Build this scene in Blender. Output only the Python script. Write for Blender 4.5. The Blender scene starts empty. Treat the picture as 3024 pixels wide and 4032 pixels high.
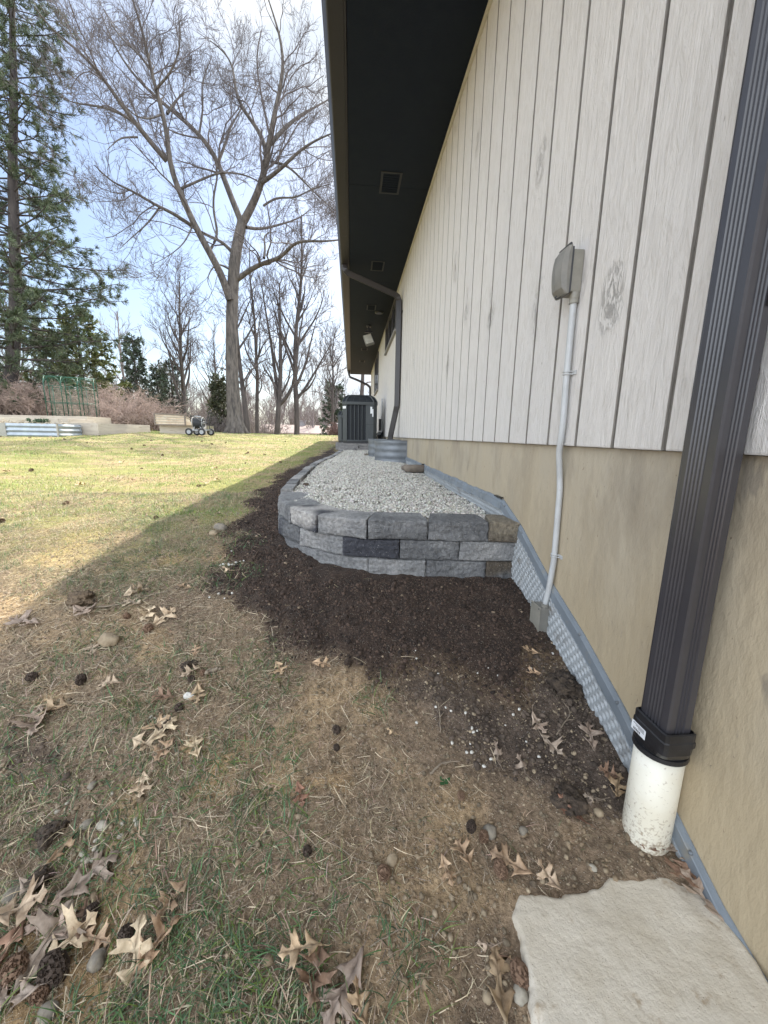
import bpy, bmesh, math, random
import numpy as np
from mathutils import Vector, Matrix

SC = bpy.context.scene
COL = SC.collection
rad = math.radians

# ------------------------------------------------------------------ camera
F_PX, CX, CY = 1547.65, 1512.0, 2016.0
_p, _y, _r = rad(10.984), rad(4.85), rad(1.082)
FW = np.array([math.sin(_y)*math.cos(_p), math.cos(_y)*math.cos(_p), -math.sin(_p)])
_rt = np.array([math.cos(_y), -math.sin(_y), 0.0])
_up = np.cross(_rt, FW)
RT = _rt*math.cos(_r) + _up*math.sin(_r)
UP = -_rt*math.sin(_r) + _up*math.cos(_r)
cam = bpy.data.cameras.new('camera')
cam.sensor_fit = 'VERTICAL'; cam.sensor_height = 24.0; cam.lens = 24.0*F_PX/4032.0
cam.clip_start = 0.05; cam.clip_end = 3000
camo = bpy.data.objects.new('camera', cam); COL.objects.link(camo)
camo.matrix_world = Matrix(((RT[0], UP[0], -FW[0], 0), (RT[1], UP[1], -FW[1], 0), (RT[2], UP[2], -FW[2], 0), (0, 0, 0, 1)))
SC.camera = camo

# ------------------------------------------------------------------ light
SUN = np.array([0.35, 0.76, 1.0]); SUN /= np.linalg.norm(SUN)
sun = bpy.data.lights.new('sun', 'SUN'); sun.energy = 4.2; sun.angle = rad(0.7); sun.color = (1.0, 0.93, 0.80)
suno = bpy.data.objects.new('sun', sun); COL.objects.link(suno)
suno.rotation_euler = Vector(SUN).to_track_quat('Z', 'Y').to_euler()
W = bpy.data.worlds.new('World'); SC.world = W; W.use_nodes = True
nt = W.node_tree; nt.nodes.clear()
def wn(t, **k):
    n = nt.nodes.new(t)
    for a, b in k.items(): setattr(n, a, b)
    return n
wout = wn('ShaderNodeOutputWorld'); wbg = wn('ShaderNodeBackground'); wbg.inputs[1].default_value = 0.1
sky = wn('ShaderNodeTexSky', sky_type='NISHITA'); sky.sun_disc = False
sky.sun_elevation = math.asin(SUN[2]); sky.sun_rotation = math.atan2(SUN[0], SUN[1])
sky.dust_density = 1.6; sky.air_density = 1.0
tc = wn('ShaderNodeTexCoord')
mp = wn('ShaderNodeMapping'); mp.inputs['Scale'].default_value = (1.0, 1.0, 2.6)
nz = wn('ShaderNodeTexNoise'); nz.inputs['Scale'].default_value = 1.9; nz.inputs['Detail'].default_value = 7; nz.inputs['Roughness'].default_value = 0.52; nz.inputs['Distortion'].default_value = 0.5
nt.links.new(tc.outputs['Generated'], mp.inputs[0]); nt.links.new(mp.outputs[0], nz.inputs[0])
# an opening in the high cloud, low in the north-west
dot = wn('ShaderNodeVectorMath', operation='DOT_PRODUCT'); dot.inputs[1].default_value = (-0.425, 0.868, 0.255)
nt.links.new(tc.outputs['Generated'], dot.inputs[0])
mr = wn('ShaderNodeMapRange'); mr.inputs[1].default_value = 0.86; mr.inputs[2].default_value = 0.99; mr.inputs[3].default_value = 0.0; mr.inputs[4].default_value = 0.56
nt.links.new(dot.outputs['Value'], mr.inputs[0])
sb = wn('ShaderNodeMath', operation='SUBTRACT'); nt.links.new(nz.outputs[0], sb.inputs[0]); nt.links.new(mr.outputs[0], sb.inputs[1])
cr = wn('ShaderNodeMapRange', interpolation_type='SMOOTHSTEP'); cr.inputs[1].default_value = -0.02; cr.inputs[2].default_value = 0.56; cr.inputs[3].default_value = 0.06; cr.inputs[4].default_value = 0.96
nt.links.new(sb.outputs[0], cr.inputs[0])
nz2 = wn('ShaderNodeTexNoise'); nz2.inputs['Scale'].default_value = 3.4; nz2.inputs['Detail'].default_value = 5
nt.links.new(mp.outputs[0], nz2.inputs[0])
cc = wn('ShaderNodeMix', data_type='RGBA'); cc.inputs['A'].default_value = (2.9, 3.5, 4.6, 1); cc.inputs['B'].default_value = (4.8, 5.1, 5.6, 1)
c2 = wn('ShaderNodeMapRange'); c2.inputs[1].default_value = 0.3; c2.inputs[2].default_value = 0.62
nt.links.new(nz2.outputs[0], c2.inputs[0]); nt.links.new(c2.outputs[0], cc.inputs['Factor'])
mx = wn('ShaderNodeMix', data_type='RGBA')
skb = wn('ShaderNodeVectorMath', operation='SCALE'); skb.inputs['Scale'].default_value = 1.0
nt.links.new(sky.outputs[0], skb.inputs[0])
# extra cloud brightness added out of view, behind and overhead, to light shaded surfaces
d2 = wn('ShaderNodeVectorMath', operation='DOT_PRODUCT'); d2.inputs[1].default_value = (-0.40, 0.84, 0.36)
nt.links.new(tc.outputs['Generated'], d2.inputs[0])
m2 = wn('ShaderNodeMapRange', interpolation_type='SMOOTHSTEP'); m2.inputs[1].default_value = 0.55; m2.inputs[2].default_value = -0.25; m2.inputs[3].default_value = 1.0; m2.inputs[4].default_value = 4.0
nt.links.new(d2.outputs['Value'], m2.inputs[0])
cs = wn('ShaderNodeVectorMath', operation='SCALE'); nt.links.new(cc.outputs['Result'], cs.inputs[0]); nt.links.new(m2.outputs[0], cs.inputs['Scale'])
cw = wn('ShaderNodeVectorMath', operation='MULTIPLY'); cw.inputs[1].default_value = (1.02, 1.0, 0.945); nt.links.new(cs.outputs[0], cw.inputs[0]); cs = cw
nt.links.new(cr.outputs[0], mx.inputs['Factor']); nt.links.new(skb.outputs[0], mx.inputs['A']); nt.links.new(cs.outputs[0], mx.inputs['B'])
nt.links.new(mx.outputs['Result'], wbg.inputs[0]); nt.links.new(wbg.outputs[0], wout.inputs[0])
SC.view_settings.view_transform = 'Standard'; SC.view_settings.look = 'None'
SC.view_settings.exposure = 1.24; SC.view_settings.gamma = 1.0
SC.cycles.max_bounces = 6; SC.cycles.diffuse_bounces = 4; SC.cycles.use_denoising = True

# ------------------------------------------------------------------ helpers
rng = np.random.default_rng(7)
def ray(px, py): return FW + RT*((px-CX)/F_PX) - UP*((py-CY)/F_PX)
def at(px, py, Y=None, X=None, Z=None):
    d = ray(px, py)
    t = Y/d[1] if Y is not None else (X/d[0] if X is not None else Z/d[2])
    return d*t
def tag(o, label=None, cat=None, group=None, kind=None):
    if label: o['label'] = label
    if cat: o['category'] = cat
    if group: o['group'] = group
    if kind: o['kind'] = kind
    return o
def empty(name, loc=(0, 0, 0), label=None, cat=None, group=None):
    o = bpy.data.objects.new(name, None); o.empty_display_size = 0.05; COL.objects.link(o); o.location = loc
    return tag(o, label, cat, group)
def link(name, me, parent=None, mat=None):
    o = bpy.data.objects.new(name, me); COL.objects.link(o)
    if mat is not None and not me.materials: me.materials.append(mat)
    if parent is not None:
        w = Vector((0, 0, 0)); q = parent
        while q is not None: w += q.location; q = q.parent
        o.parent = parent; o.location = -w      # meshes are authored in world space
    return o
def mk(name, V, F, mat, parent=None, col=None, smooth=False):
    V = np.asarray(V, dtype=np.float32).reshape(-1, 3)
    me = bpy.data.meshes.new(name)
    if isinstance(F, np.ndarray) and F.ndim == 2:
        k = F.shape[1]; n = len(F)
        me.vertices.add(len(V)); me.vertices.foreach_set('co', V.ravel())
        me.loops.add(n*k); me.loops.foreach_set('vertex_index', F.astype(np.int32).ravel())
        me.polygons.add(n); me.polygons.foreach_set('loop_start', np.arange(0, n*k, k, dtype=np.int32))
        me.update(calc_edges=True)
    else:
        me.from_pydata(V.tolist(), [], [tuple(int(i) for i in f) for f in F]); me.update()
    if smooth: me.polygons.foreach_set('use_smooth', np.ones(len(me.polygons), dtype=bool))
    if col is not None:
        a = me.color_attributes.new('Col', 'FLOAT_COLOR', 'POINT')
        c = np.ones((len(V), 4), dtype=np.float32); c[:, :3] = col
        a.data.foreach_set('color', c.ravel())
    return link(name, me, parent, mat)
class MB:
    def __init__(s): s.V = []; s.F = []
    def add(s, V, F):
        b = len(s.V); s.V += [tuple(map(float, v)) for v in V]; s.F += [tuple(int(i)+b for i in f) for f in F]; return s
    def box(s, lo, hi, R=None, c=None):
        x0, y0, z0 = lo; x1, y1, z1 = hi
        V = np.array([(x0,y0,z0),(x1,y0,z0),(x1,y1,z0),(x0,y1,z0),(x0,y0,z1),(x1,y0,z1),(x1,y1,z1),(x0,y1,z1)], float)
        if R is not None: V = (V-c)@np.asarray(R).T + c
        return s.add(V, [(0,3,2,1),(4,5,6,7),(0,1,5,4),(1,2,6,5),(2,3,7,6),(3,0,4,7)])
    def bar(s, a, b, w, h=None, up=(0, 0, 1)):
        a = np.array(a, float); b = np.array(b, float); h = h or w
        d = b-a; L = np.linalg.norm(d); d /= L; u = np.array(up, float)
        if abs(d@u) > .95: u = np.array((1., 0, 0))
        sx = np.cross(d, u); sx /= np.linalg.norm(sx); sz = np.cross(sx, d)
        V = [p + sx*i*w/2 + sz*j*h/2 for p in (a, b) for i, j in ((-1,-1),(1,-1),(1,1),(-1,1))]
        return s.add(V, [(0,1,2,3),(7,6,5,4),(0,4,5,1),(1,5,6,2),(2,6,7,3),(3,7,4,0)])
    def tube(s, P, r, n=8, sec=None, closed=False, cap=True, up=(0, 0, 1)):
        P = np.array(P, float); m = len(P); r = np.broadcast_to(np.asarray(r, float), (m,))
        if closed: T = np.roll(P, -1, 0)-np.roll(P, 1, 0)
        else: T = np.gradient(P, axis=0)
        T /= np.linalg.norm(T, axis=1)[:, None]+1e-12
        u = np.array(up, float)
        if abs(T[0]@u) > .9: u = np.array((0., 1, 0)) if sec is None else u
        X = np.cross(T[0], u); X /= np.linalg.norm(X)+1e-12; V = []
        if sec is None: sec = [(math.cos(a), math.sin(a)) for a in np.linspace(0, 2*math.pi, n, endpoint=False)]
        n = len(sec)
        for i in range(m):
            X = X - T[i]*(X@T[i]); X /= np.linalg.norm(X)+1e-12; Z = np.cross(X, T[i])
            for cx, cy in sec: V.append(P[i] + (X*cx + Z*cy)*r[i])
        F = []
        for i in range(m if closed else m-1):
            a = i*n; b = ((i+1) % m)*n
            for j in range(n): F.append((a+j, a+(j+1) % n, b+(j+1) % n, b+j))
        if cap and not closed: F.append(tuple(range(n))[::-1]); F.append(tuple((m-1)*n+j for j in range(n)))
        return s.add(V, F)
    def lathe(s, prof, c=(0, 0, 0), n=32, axis='z', a0=0, a1=2*math.pi):
        full = abs(a1-a0-2*math.pi) < 1e-6; A = np.linspace(a0, a1, n, endpoint=not full); V = []
        for r, z in prof:
            for a in A:
                p = (r*math.cos(a), r*math.sin(a), z)
                if axis == 'x': p = (p[2], p[0], p[1])
                if axis == 'y': p = (p[0], p[2], p[1])
                V.append(np.array(p)+c)
        F = []; m = len(prof)
        for i in range(m-1):
            for j in range(n if full else n-1):
                F.append((i*n+j, i*n+(j+1) % n, (i+1)*n+(j+1) % n, (i+1)*n+j))
        return s.add(V, F)
    def make(s, name, mat, parent=None, smooth=False, bevel=0, seg=2):
        me = bpy.data.meshes.new(name); me.from_pydata(s.V, [], s.F)
        if bevel or True:
            bm = bmesh.new(); bm.from_mesh(me); bmesh.ops.recalc_face_normals(bm, faces=bm.faces)
            if bevel:
                es = [e for e in bm.edges if len(e.link_faces) == 2 and e.calc_face_angle(0) > .6]
                bmesh.ops.bevel(bm, geom=es, offset=bevel, segments=seg, profile=.6, affect='EDGES', clamp_overlap=True)
            bm.to_mesh(me); bm.free()
        me.update()
        if smooth: me.polygons.foreach_set('use_smooth', np.ones(len(me.polygons), dtype=bool))
        return link(name, me, parent, mat)

# value noise on numpy arrays
def _h(i, j, s):
    n = (i.astype(np.int64)*374761393 + j.astype(np.int64)*668265263 + s*1442695041) & 0xffffffff
    n = ((n ^ (n >> 13))*1274126177) & 0xffffffff
    n = n ^ (n >> 16)
    return (n & 0xffff)/65535.0
def vn(x, y, f, s=0):
    x = np.asarray(x, float)*f + 1000.3; y = np.asarray(y, float)*f + 1000.7
    i = np.floor(x); j = np.floor(y); u = x-i; v = y-j; u = u*u*(3-2*u); v = v*v*(3-2*v)
    return (_h(i, j, s)*(1-u)+_h(i+1, j, s)*u)*(1-v) + (_h(i, j+1, s)*(1-u)+_h(i+1, j+1, s)*u)*v
def fb(x, y, f, s=0, o=4):
    a = 0; w = 1; t = 0
    for k in range(o): a = a + w*vn(x, y, f*2**k, s+k*17); t += w; w *= .5
    return a/t
def vn3(P, f, s=0):
    return (vn(P[:, 0]+P[:, 2]*.37, P[:, 1], f, s)+vn(P[:, 1]+P[:, 0]*.21, P[:, 2], f, s+5)+vn(P[:, 2]-P[:, 1]*.3, P[:, 0], f, s+9))/3
def sst(a, b, x):
    t = np.clip((np.asarray(x, float)-a)/(b-a), 0, 1); return t*t*(3-2*t)
def rotz(a):
    c = np.cos(a); s = np.sin(a); o = np.zeros_like(c); l = np.ones_like(c)
    return np.stack([np.stack([c, -s, o], -1), np.stack([s, c, o], -1), np.stack([o, o, l], -1)], -2)
def rotx(a):
    c = np.cos(a); s = np.sin(a); o = np.zeros_like(c); l = np.ones_like(c)
    return np.stack([np.stack([l, o, o], -1), np.stack([o, c, -s], -1), np.stack([o, s, c], -1)], -2)
def randrot(n): return rotz(rng.uniform(0, 6.28, n)) @ rotx(rng.uniform(0, 6.28, n)) @ rotz(rng.uniform(0, 6.28, n))
def scatter(parts):
    """parts: list of (V, F, pos, R, scale, color); returns one mesh's arrays"""
    Vs = []; Fs = []; Cs = []; b = 0
    for V, F, pos, R, sc, col in parts:
        N = len(pos)
        if not N: continue
        sc = np.asarray(sc, float)
        if sc.ndim == 1: sc = sc[:, None]
        P = np.einsum('nij,nmj->nmi', R, V[None]*sc[:, None, :]) + pos[:, None]
        Vs.append(P.reshape(-1, 3)); m = len(V)
        Fs.append((F[None]+(np.arange(N)*m)[:, None, None]+b).reshape(-1, F.shape[1]))
        Cs.append(np.repeat(col, m, 0)); b += N*m
    return np.concatenate(Vs), np.concatenate(Fs), np.concatenate(Cs)
def ico(sub, rough=0, seed=0, flat=1.0):
    bm = bmesh.new(); bmesh.ops.create_icosphere(bm, subdivisions=sub, radius=1)
    V = np.array([v.co[:] for v in bm.verts]); F = np.array([[v.index for v in f.verts] for f in bm.faces]); bm.free()
    if rough:
        V = V*(1+rough*(vn3(V+seed*3.1, 1.6, seed)-.5)*2)[:, None]
        V += (np.random.default_rng(seed).random(V.shape)-.5)*rough*.35
    V[:, 2] *= flat
    return V, F

# ------------------------------------------------------------------ materials
def mat(name, col, rough=.7, col2=None, scale=5, detail=6, mixr=(.35, .65), bump=0, bscale=None, bdist=.01, metal=0, spec=.5,
        attr=False, stretch=(1, 1, 1), third=None, stain=False, speck=None, zmix=None, tscale=1, trange=(.5, .7), dist=0, sub=0, voro=None, attrmul=False):
    m = bpy.data.materials.new(name); m.use_nodes = True; t = m.node_tree; N = t.nodes; L = t.links
    b = N['Principled BSDF']; b.inputs['Roughness'].default_value = rough; b.inputs['Metallic'].default_value = metal
    b.inputs['Specular IOR Level'].default_value = spec
    geo = N.new('ShaderNodeTexCoord'); src = geo.outputs['Object']
    mpn = N.new('ShaderNodeMapping'); mpn.inputs['Scale'].default_value = stretch; L.new(src, mpn.inputs[0]); src = mpn.outputs[0]
    def noise(sc, det, ds=0):
        n = N.new('ShaderNodeTexNoise'); n.inputs['Scale'].default_value = sc; n.inputs['Detail'].default_value = det
        n.inputs['Roughness'].default_value = .62; n.inputs['Distortion'].default_value = ds; L.new(src, n.inputs[0]); return n.outputs[0]
    def rgb(c): return (c[0], c[1], c[2], 1)
    cur = None
    if col2 is not None:
        r = N.new('ShaderNodeMapRange'); r.inputs[1].default_value = mixr[0]; r.inputs[2].default_value = mixr[1]; L.new(noise(scale, detail, dist), r.inputs[0])
        mxn = N.new('ShaderNodeMix'); mxn.data_type = 'RGBA'; mxn.inputs['A'].default_value = rgb(col); mxn.inputs['B'].default_value = rgb(col2)
        L.new(r.outputs[0], mxn.inputs['Factor']); cur = mxn.outputs['Result']
    if third is not None:
        r = N.new('ShaderNodeMapRange'); r.inputs[1].default_value = trange[0]; r.inputs[2].default_value = trange[1]; L.new(noise(tscale, 5), r.inputs[0])
        mxn = N.new('ShaderNodeMix'); mxn.data_type = 'RGBA'; mxn.inputs['B'].default_value = rgb(third)
        if cur: L.new(cur, mxn.inputs['A'])
        else: mxn.inputs['A'].default_value = rgb(col)
        L.new(r.outputs[0], mxn.inputs['Factor']); cur = mxn.outputs['Result']
    if zmix:      # tint changes down the wall, broken by noise
        sx_ = N.new('ShaderNodeSeparateXYZ'); L.new(geo.outputs['Object'], sx_.inputs[0]); r = N.new('ShaderNodeMapRange'); r.inputs[1].default_value = zmix[0]; r.inputs[2].default_value = zmix[1]; r.inputs[3].default_value = -.25; r.inputs[4].default_value = .55; L.new(sx_.outputs[2], r.inputs[0])
        ad_ = N.new('ShaderNodeMath'); ad_.use_clamp = True; L.new(r.outputs[0], ad_.inputs[0]); L.new(noise(3.5, 6), ad_.inputs[1])
        sb2 = N.new('ShaderNodeMath'); sb2.operation = 'SUBTRACT'; sb2.inputs[1].default_value = .12; sb2.use_clamp = True; L.new(ad_.outputs[0], sb2.inputs[0])
        mxn = N.new('ShaderNodeMix'); mxn.data_type = 'RGBA'; mxn.inputs['B'].default_value = rgb(zmix[2]); L.new(cur, mxn.inputs['A']); L.new(sb2.outputs[0], mxn.inputs['Factor']); cur = mxn.outputs['Result']
    if stain:      # rust dots, pores and short drips
        for sc_, th_, c_ in ((55, .73, (.13, .085, .05)), (170, .72, (.17, .145, .11)), (9, .70, (.22, .19, .15))):
            r = N.new('ShaderNodeMapRange'); r.inputs[1].default_value = th_-.04; r.inputs[2].default_value = th_; r.inputs[4].default_value = .75; L.new(noise(sc_, 4, .6), r.inputs[0])
            mxn = N.new('ShaderNodeMix'); mxn.data_type = 'RGBA'; mxn.inputs['B'].default_value = rgb(c_); L.new(cur, mxn.inputs['A']); L.new(r.outputs[0], mxn.inputs['Factor']); cur = mxn.outputs['Result']
    if attr or attrmul:
        a = N.new('ShaderNodeAttribute'); a.attribute_name = 'Col'
        if cur is None and not attrmul: cur = a.outputs['Color']
        else:
            mm = N.new('ShaderNodeMix'); mm.data_type = 'RGBA'; mm.blend_type = 'MULTIPLY'; mm.inputs['Factor'].default_value = 1
            L.new(a.outputs['Color'], mm.inputs['A'])
            if cur: L.new(cur, mm.inputs['B'])
            else: mm.inputs['B'].default_value = rgb(col)
            cur = mm.outputs['Result']
    if speck and cur:
        vo_ = N.new('ShaderNodeTexVoronoi'); vo_.inputs['Scale'].default_value = speck[0]; L.new(src, vo_.inputs[0]); r = N.new('ShaderNodeMapRange'); r.inputs[1].default_value = speck[1]+.05; r.inputs[2].default_value = speck[1]; r.inputs[4].default_value = .7; L.new(vo_.outputs['Distance'], r.inputs[0])
        mk_ = N.new('ShaderNodeMath'); mk_.operation = 'MULTIPLY'; L.new(r.outputs[0], mk_.inputs[0]); r2 = N.new('ShaderNodeMapRange'); r2.inputs[1].default_value = .5; r2.inputs[2].default_value = .56; L.new(noise(speck[0]*.45, 2), r2.inputs[0]); L.new(r2.outputs[0], mk_.inputs[1])
        mxn = N.new('ShaderNodeMix'); mxn.data_type = 'RGBA'; mxn.inputs['B'].default_value = rgb(speck[2]); L.new(cur, mxn.inputs['A']); L.new(mk_.outputs[0], mxn.inputs['Factor']); cur = mxn.outputs['Result']
    if cur: L.new(cur, b.inputs['Base Color'])
    else: b.inputs['Base Color'].default_value = rgb(col)
    if bump:
        bp = N.new('ShaderNodeBump'); bp.inputs['Strength'].default_value = bump; bp.inputs['Distance'].default_value = bdist
        if voro:
            v = N.new('ShaderNodeTexVoronoi'); v.inputs['Scale'].default_value = voro; L.new(src, v.inputs[0]); h = v.outputs['Distance']
        else: h = noise(bscale or scale*4, 8)
        L.new(h, bp.inputs['Height']); L.new(bp.outputs[0], b.inputs['Normal'])
    if sub:
        b.inputs['Subsurface Weight'].default_value = sub
    return m
M = {}
M['foundation'] = mat('foundation_parging', (.40, .362, .295), .92, (.44, .375, .27), 1.3, 8, (.3, .7), zmix=(-.10, -.75, (.43, .345, .22)), bump=.7, bscale=34, bdist=.008, third=(.215, .185, .145), tscale=4.2, trange=(.47, .78), stretch=(1, 1, .45), stain=True)
M['soffit'] = mat('soffit_paint', (.0035, .008, .019), .75, (.0055, .011, .021), 9, spec=.25, bump=.25, bscale=60, bdist=.003)
M['metal_dark'] = mat('brown_metal', (.018, .015, .0145), .42, (.023, .019, .018), 3, bump=.05, bscale=30, bdist=.002, spec=.6, third=(.05, .045, .042), tscale=9, trange=(.62, .75))
M['spout'] = mat('ribbed_brown_metal', (.040, .038, .043), .27, (.048, .046, .052), 5, bump=.08, bscale=60, bdist=.001, spec=.7, third=(.10, .09, .08), tscale=45, trange=(.70, .78))
M['trim'] = mat('trim_paint', (.55, .52, .44), .7, (.46, .43, .36), 7)
M['roof'] = mat('roof_shingle', (.07, .065, .06), .95, (.11, .10, .09), 20, bump=.5, bscale=80)
M['black'] = mat('black_plastic', (.012, .012, .014), .38, (.022, .022, .025), 30, bump=.1, bscale=60, bdist=.001, third=(.05, .05, .05), tscale=60, trange=(.66, .75))
M['pvc'] = mat('drain_pipe_plastic', (.76, .73, .63), .42, (.70, .65, .52), 6, bump=.05, bscale=50, bdist=.001)
M['white_pvc'] = mat('conduit_plastic', (.50, .515, .52), .4, (.42, .43, .43), 14, third=(.34, .32, .28), tscale=35, trange=(.62, .74))
M['greybox'] = mat('grey_metal_box', (.215, .205, .18), .5, (.17, .165, .148), 22, bump=.1, bscale=70, bdist=.001)
M['greybox2'] = mat('grey_plastic_box', (.29, .275, .235), .5, (.23, .22, .185), 18, third=(.14, .12, .09), tscale=30, trange=(.64, .76))
M['gasket'] = mat('dark_gasket', (.05, .052, .055), .6)
M['membrane'] = mat('grey_dimple_sheet', (.37, .39, .40), .45, (.31, .33, .34), 12, bump=.06, bscale=40, bdist=.001, third=(.17, .16, .145), tscale=14, trange=(.56, .72))
M['flashing'] = mat('grey_plastic_strip', (.20, .228, .255), .42, (.165, .188, .21), 9, third=(.24, .23, .20), tscale=16, trange=(.6, .74))
M['galv'] = mat('galvanised_steel', (.20, .215, .23), .5, (.15, .165, .18), 9, metal=.3, bump=.06, bscale=30, bdist=.002)
M['galv_bright'] = mat('bright_corrugated_steel', (.36, .40, .43), .5, (.28, .31, .34), 6, metal=.5)
M['concrete'] = mat('pale_concrete', (.62, .56, .465), .9, (.52, .455, .355), 9, 8, (.35, .7), bump=.7, bscale=120, bdist=.004, third=(.38, .30, .21), tscale=23, trange=(.60, .72), speck=(190, .15, (.27, .205, .14)))
M['ac_metal'] = mat('dark_grey_enamel', (.040, .047, .049), .45, (.048, .055, .058), 8)
M['ac_dark'] = mat('black_coil', (.006, .009, .013), .7, (.012, .015, .02), 60)
M['white'] = mat('white_plastic', (.75, .76, .76), .4)
M['paver'] = mat('grey_paver', (.24, .23, .22), .95, (.16, .155, .15), 14, bump=.6, bscale=60)
M['glass'] = mat('dark_glass', (.02, .022, .025), .08, spec=.9)
M['frame'] = mat('window_frame_paint', (.055, .052, .055), .5, (.075, .07, .07), 8)
M['sill'] = mat('window_sill_paint', (.25, .24, .23), .6)
M['lamp'] = mat('lamp_lens', (.62, .60, .50), .3, (.5, .48, .4), 20)
M['bark'] = mat('grey_brown_bark', (.042, .037, .034), .95, (.105, .091, .078), 11, 8, (.38, .58), bump=1.0, bscale=16, bdist=.03, stretch=(1, 1, .22))
M['bark_dark'] = mat('dark_bark', (.040, .034, .033), .95, (.075, .063, .058), 8, 7, bump=.8, bscale=16, bdist=.02, stretch=(1, 1, .25))
M['twig'] = mat('purple_brown_twigs', (.092, .078, .077), .9)
M['twig_far'] = mat('far_grey_brown_twigs', (.17, .14, .135), .95)
M['needles'] = mat('pine_needles', (.8, .8, .8), .75, attr=True, attrmul=True)
M['brush'] = mat('dry_brush_stems', (.37, .28, .235), .9, (.24, .175, .145), 3)
M['tan_wall'] = mat('weathered_bed_boards', (.42, .37, .30), .9, (.32, .28, .23), 3, 8, bump=.4, bscale=30, stretch=(.5, .5, 3), third=(.20, .165, .12), tscale=5, trange=(.6, .75))
M['green_wall'] = mat('dark_greenish_boards', (.10, .10, .06), .9, (.15, .14, .09), 5)  # darker, greener tone than the tan boards
M['wood'] = mat('grey_timber', (.13, .105, .085), .85, (.17, .14, .11), 6, stretch=(1, 1, 4))
M['poly'] = mat('cloudy_plastic_panel', (.56, .49, .36), .35, (.44, .31, .20), 5)
M['green_metal'] = mat('dark_green_tube', (.012, .075, .045), .4)
M['tyre'] = mat('tyre_rubber', (.02, .02, .021), .8)
M['hose'] = mat('hose_rubber', (.028, .030, .034), .6)
M['grey_paint'] = mat('grey_painted_frame', (.30, .31, .32), .45)
M['soil_in'] = mat('bed_soil', (.06, .045, .035), .95, (.12, .095, .07), 20, bump=.8)
M['pink_roof'] = mat('pale_shingle_roof', (.30, .235, .215), .9, (.25, .20, .185), 2)
M['grey_roof'] = mat('grey_shingle_roof', (.22, .21, .22), .9)
M['tan_siding'] = mat('yellow_tan_brick', (.33, .26, .14), .9, (.40, .30, .17), 5)
M['brick'] = mat('red_brown_brick', (.20, .09, .05), .9)
M['leaf'] = mat('dry_oak_leaf', (1, 1, 1), .7, (.46, .40, .35), 30, 8, (.35, .7), attr=True, bump=.3, bscale=80, bdist=.002)
M['cone'] = mat('cone_scales', (.10, .058, .035), .85, (.17, .105, .07), 60)
M['ball'] = mat('seed_ball_shell', (.26, .165, .105), .9, (.12, .07, .045), 70, bump=.5, bscale=200, bdist=.002)
M['stone'] = mat('field_stone', (.25, .215, .165), .9, (.14, .125, .105), 45, bump=.4, bscale=120, bdist=.003)
M['tan_stone'] = mat('tan_rock', (.34, .27, .18), .9, (.24, .18, .115), 25, bump=.6, bscale=90, bdist=.004)
M['pebble'] = mat('pale_pebble', (.40, .36, .29), .85, (.26, .235, .19), 50, bump=.4, bscale=200, bdist=.002)
M['chip'] = mat('white_limestone_chip', (.66, .64, .59), .9, (.48, .45, .40), 60, bump=.5, bscale=200, bdist=.003)
M['clod'] = mat('dirt_clod', (.045, .034, .027), 1.0, (.11, .08, .055), 60, bump=.9, bscale=160, bdist=.006)
M['twigwood'] = mat('fallen_twig_bark', (.19, .145, .105), .9, (.28, .23, .17), 40)
M['paint_grass'] = mat('grass_blades', (1, 1, 1), .6, attr=True)
M['gravel'] = mat('crushed_limestone', (1, 1, 1), .9, (.72, .70, .66), 60, attr=True)
M['label'] = mat('sticker_paper', (.72, .74, .76), .5)
M['ink'] = mat('print_ink', (.05, .05, .055), .6)
M['rust_leaf'] = mat('brown_litter', (.13, .075, .045), .85, (.2, .13, .08), 30)
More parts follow.
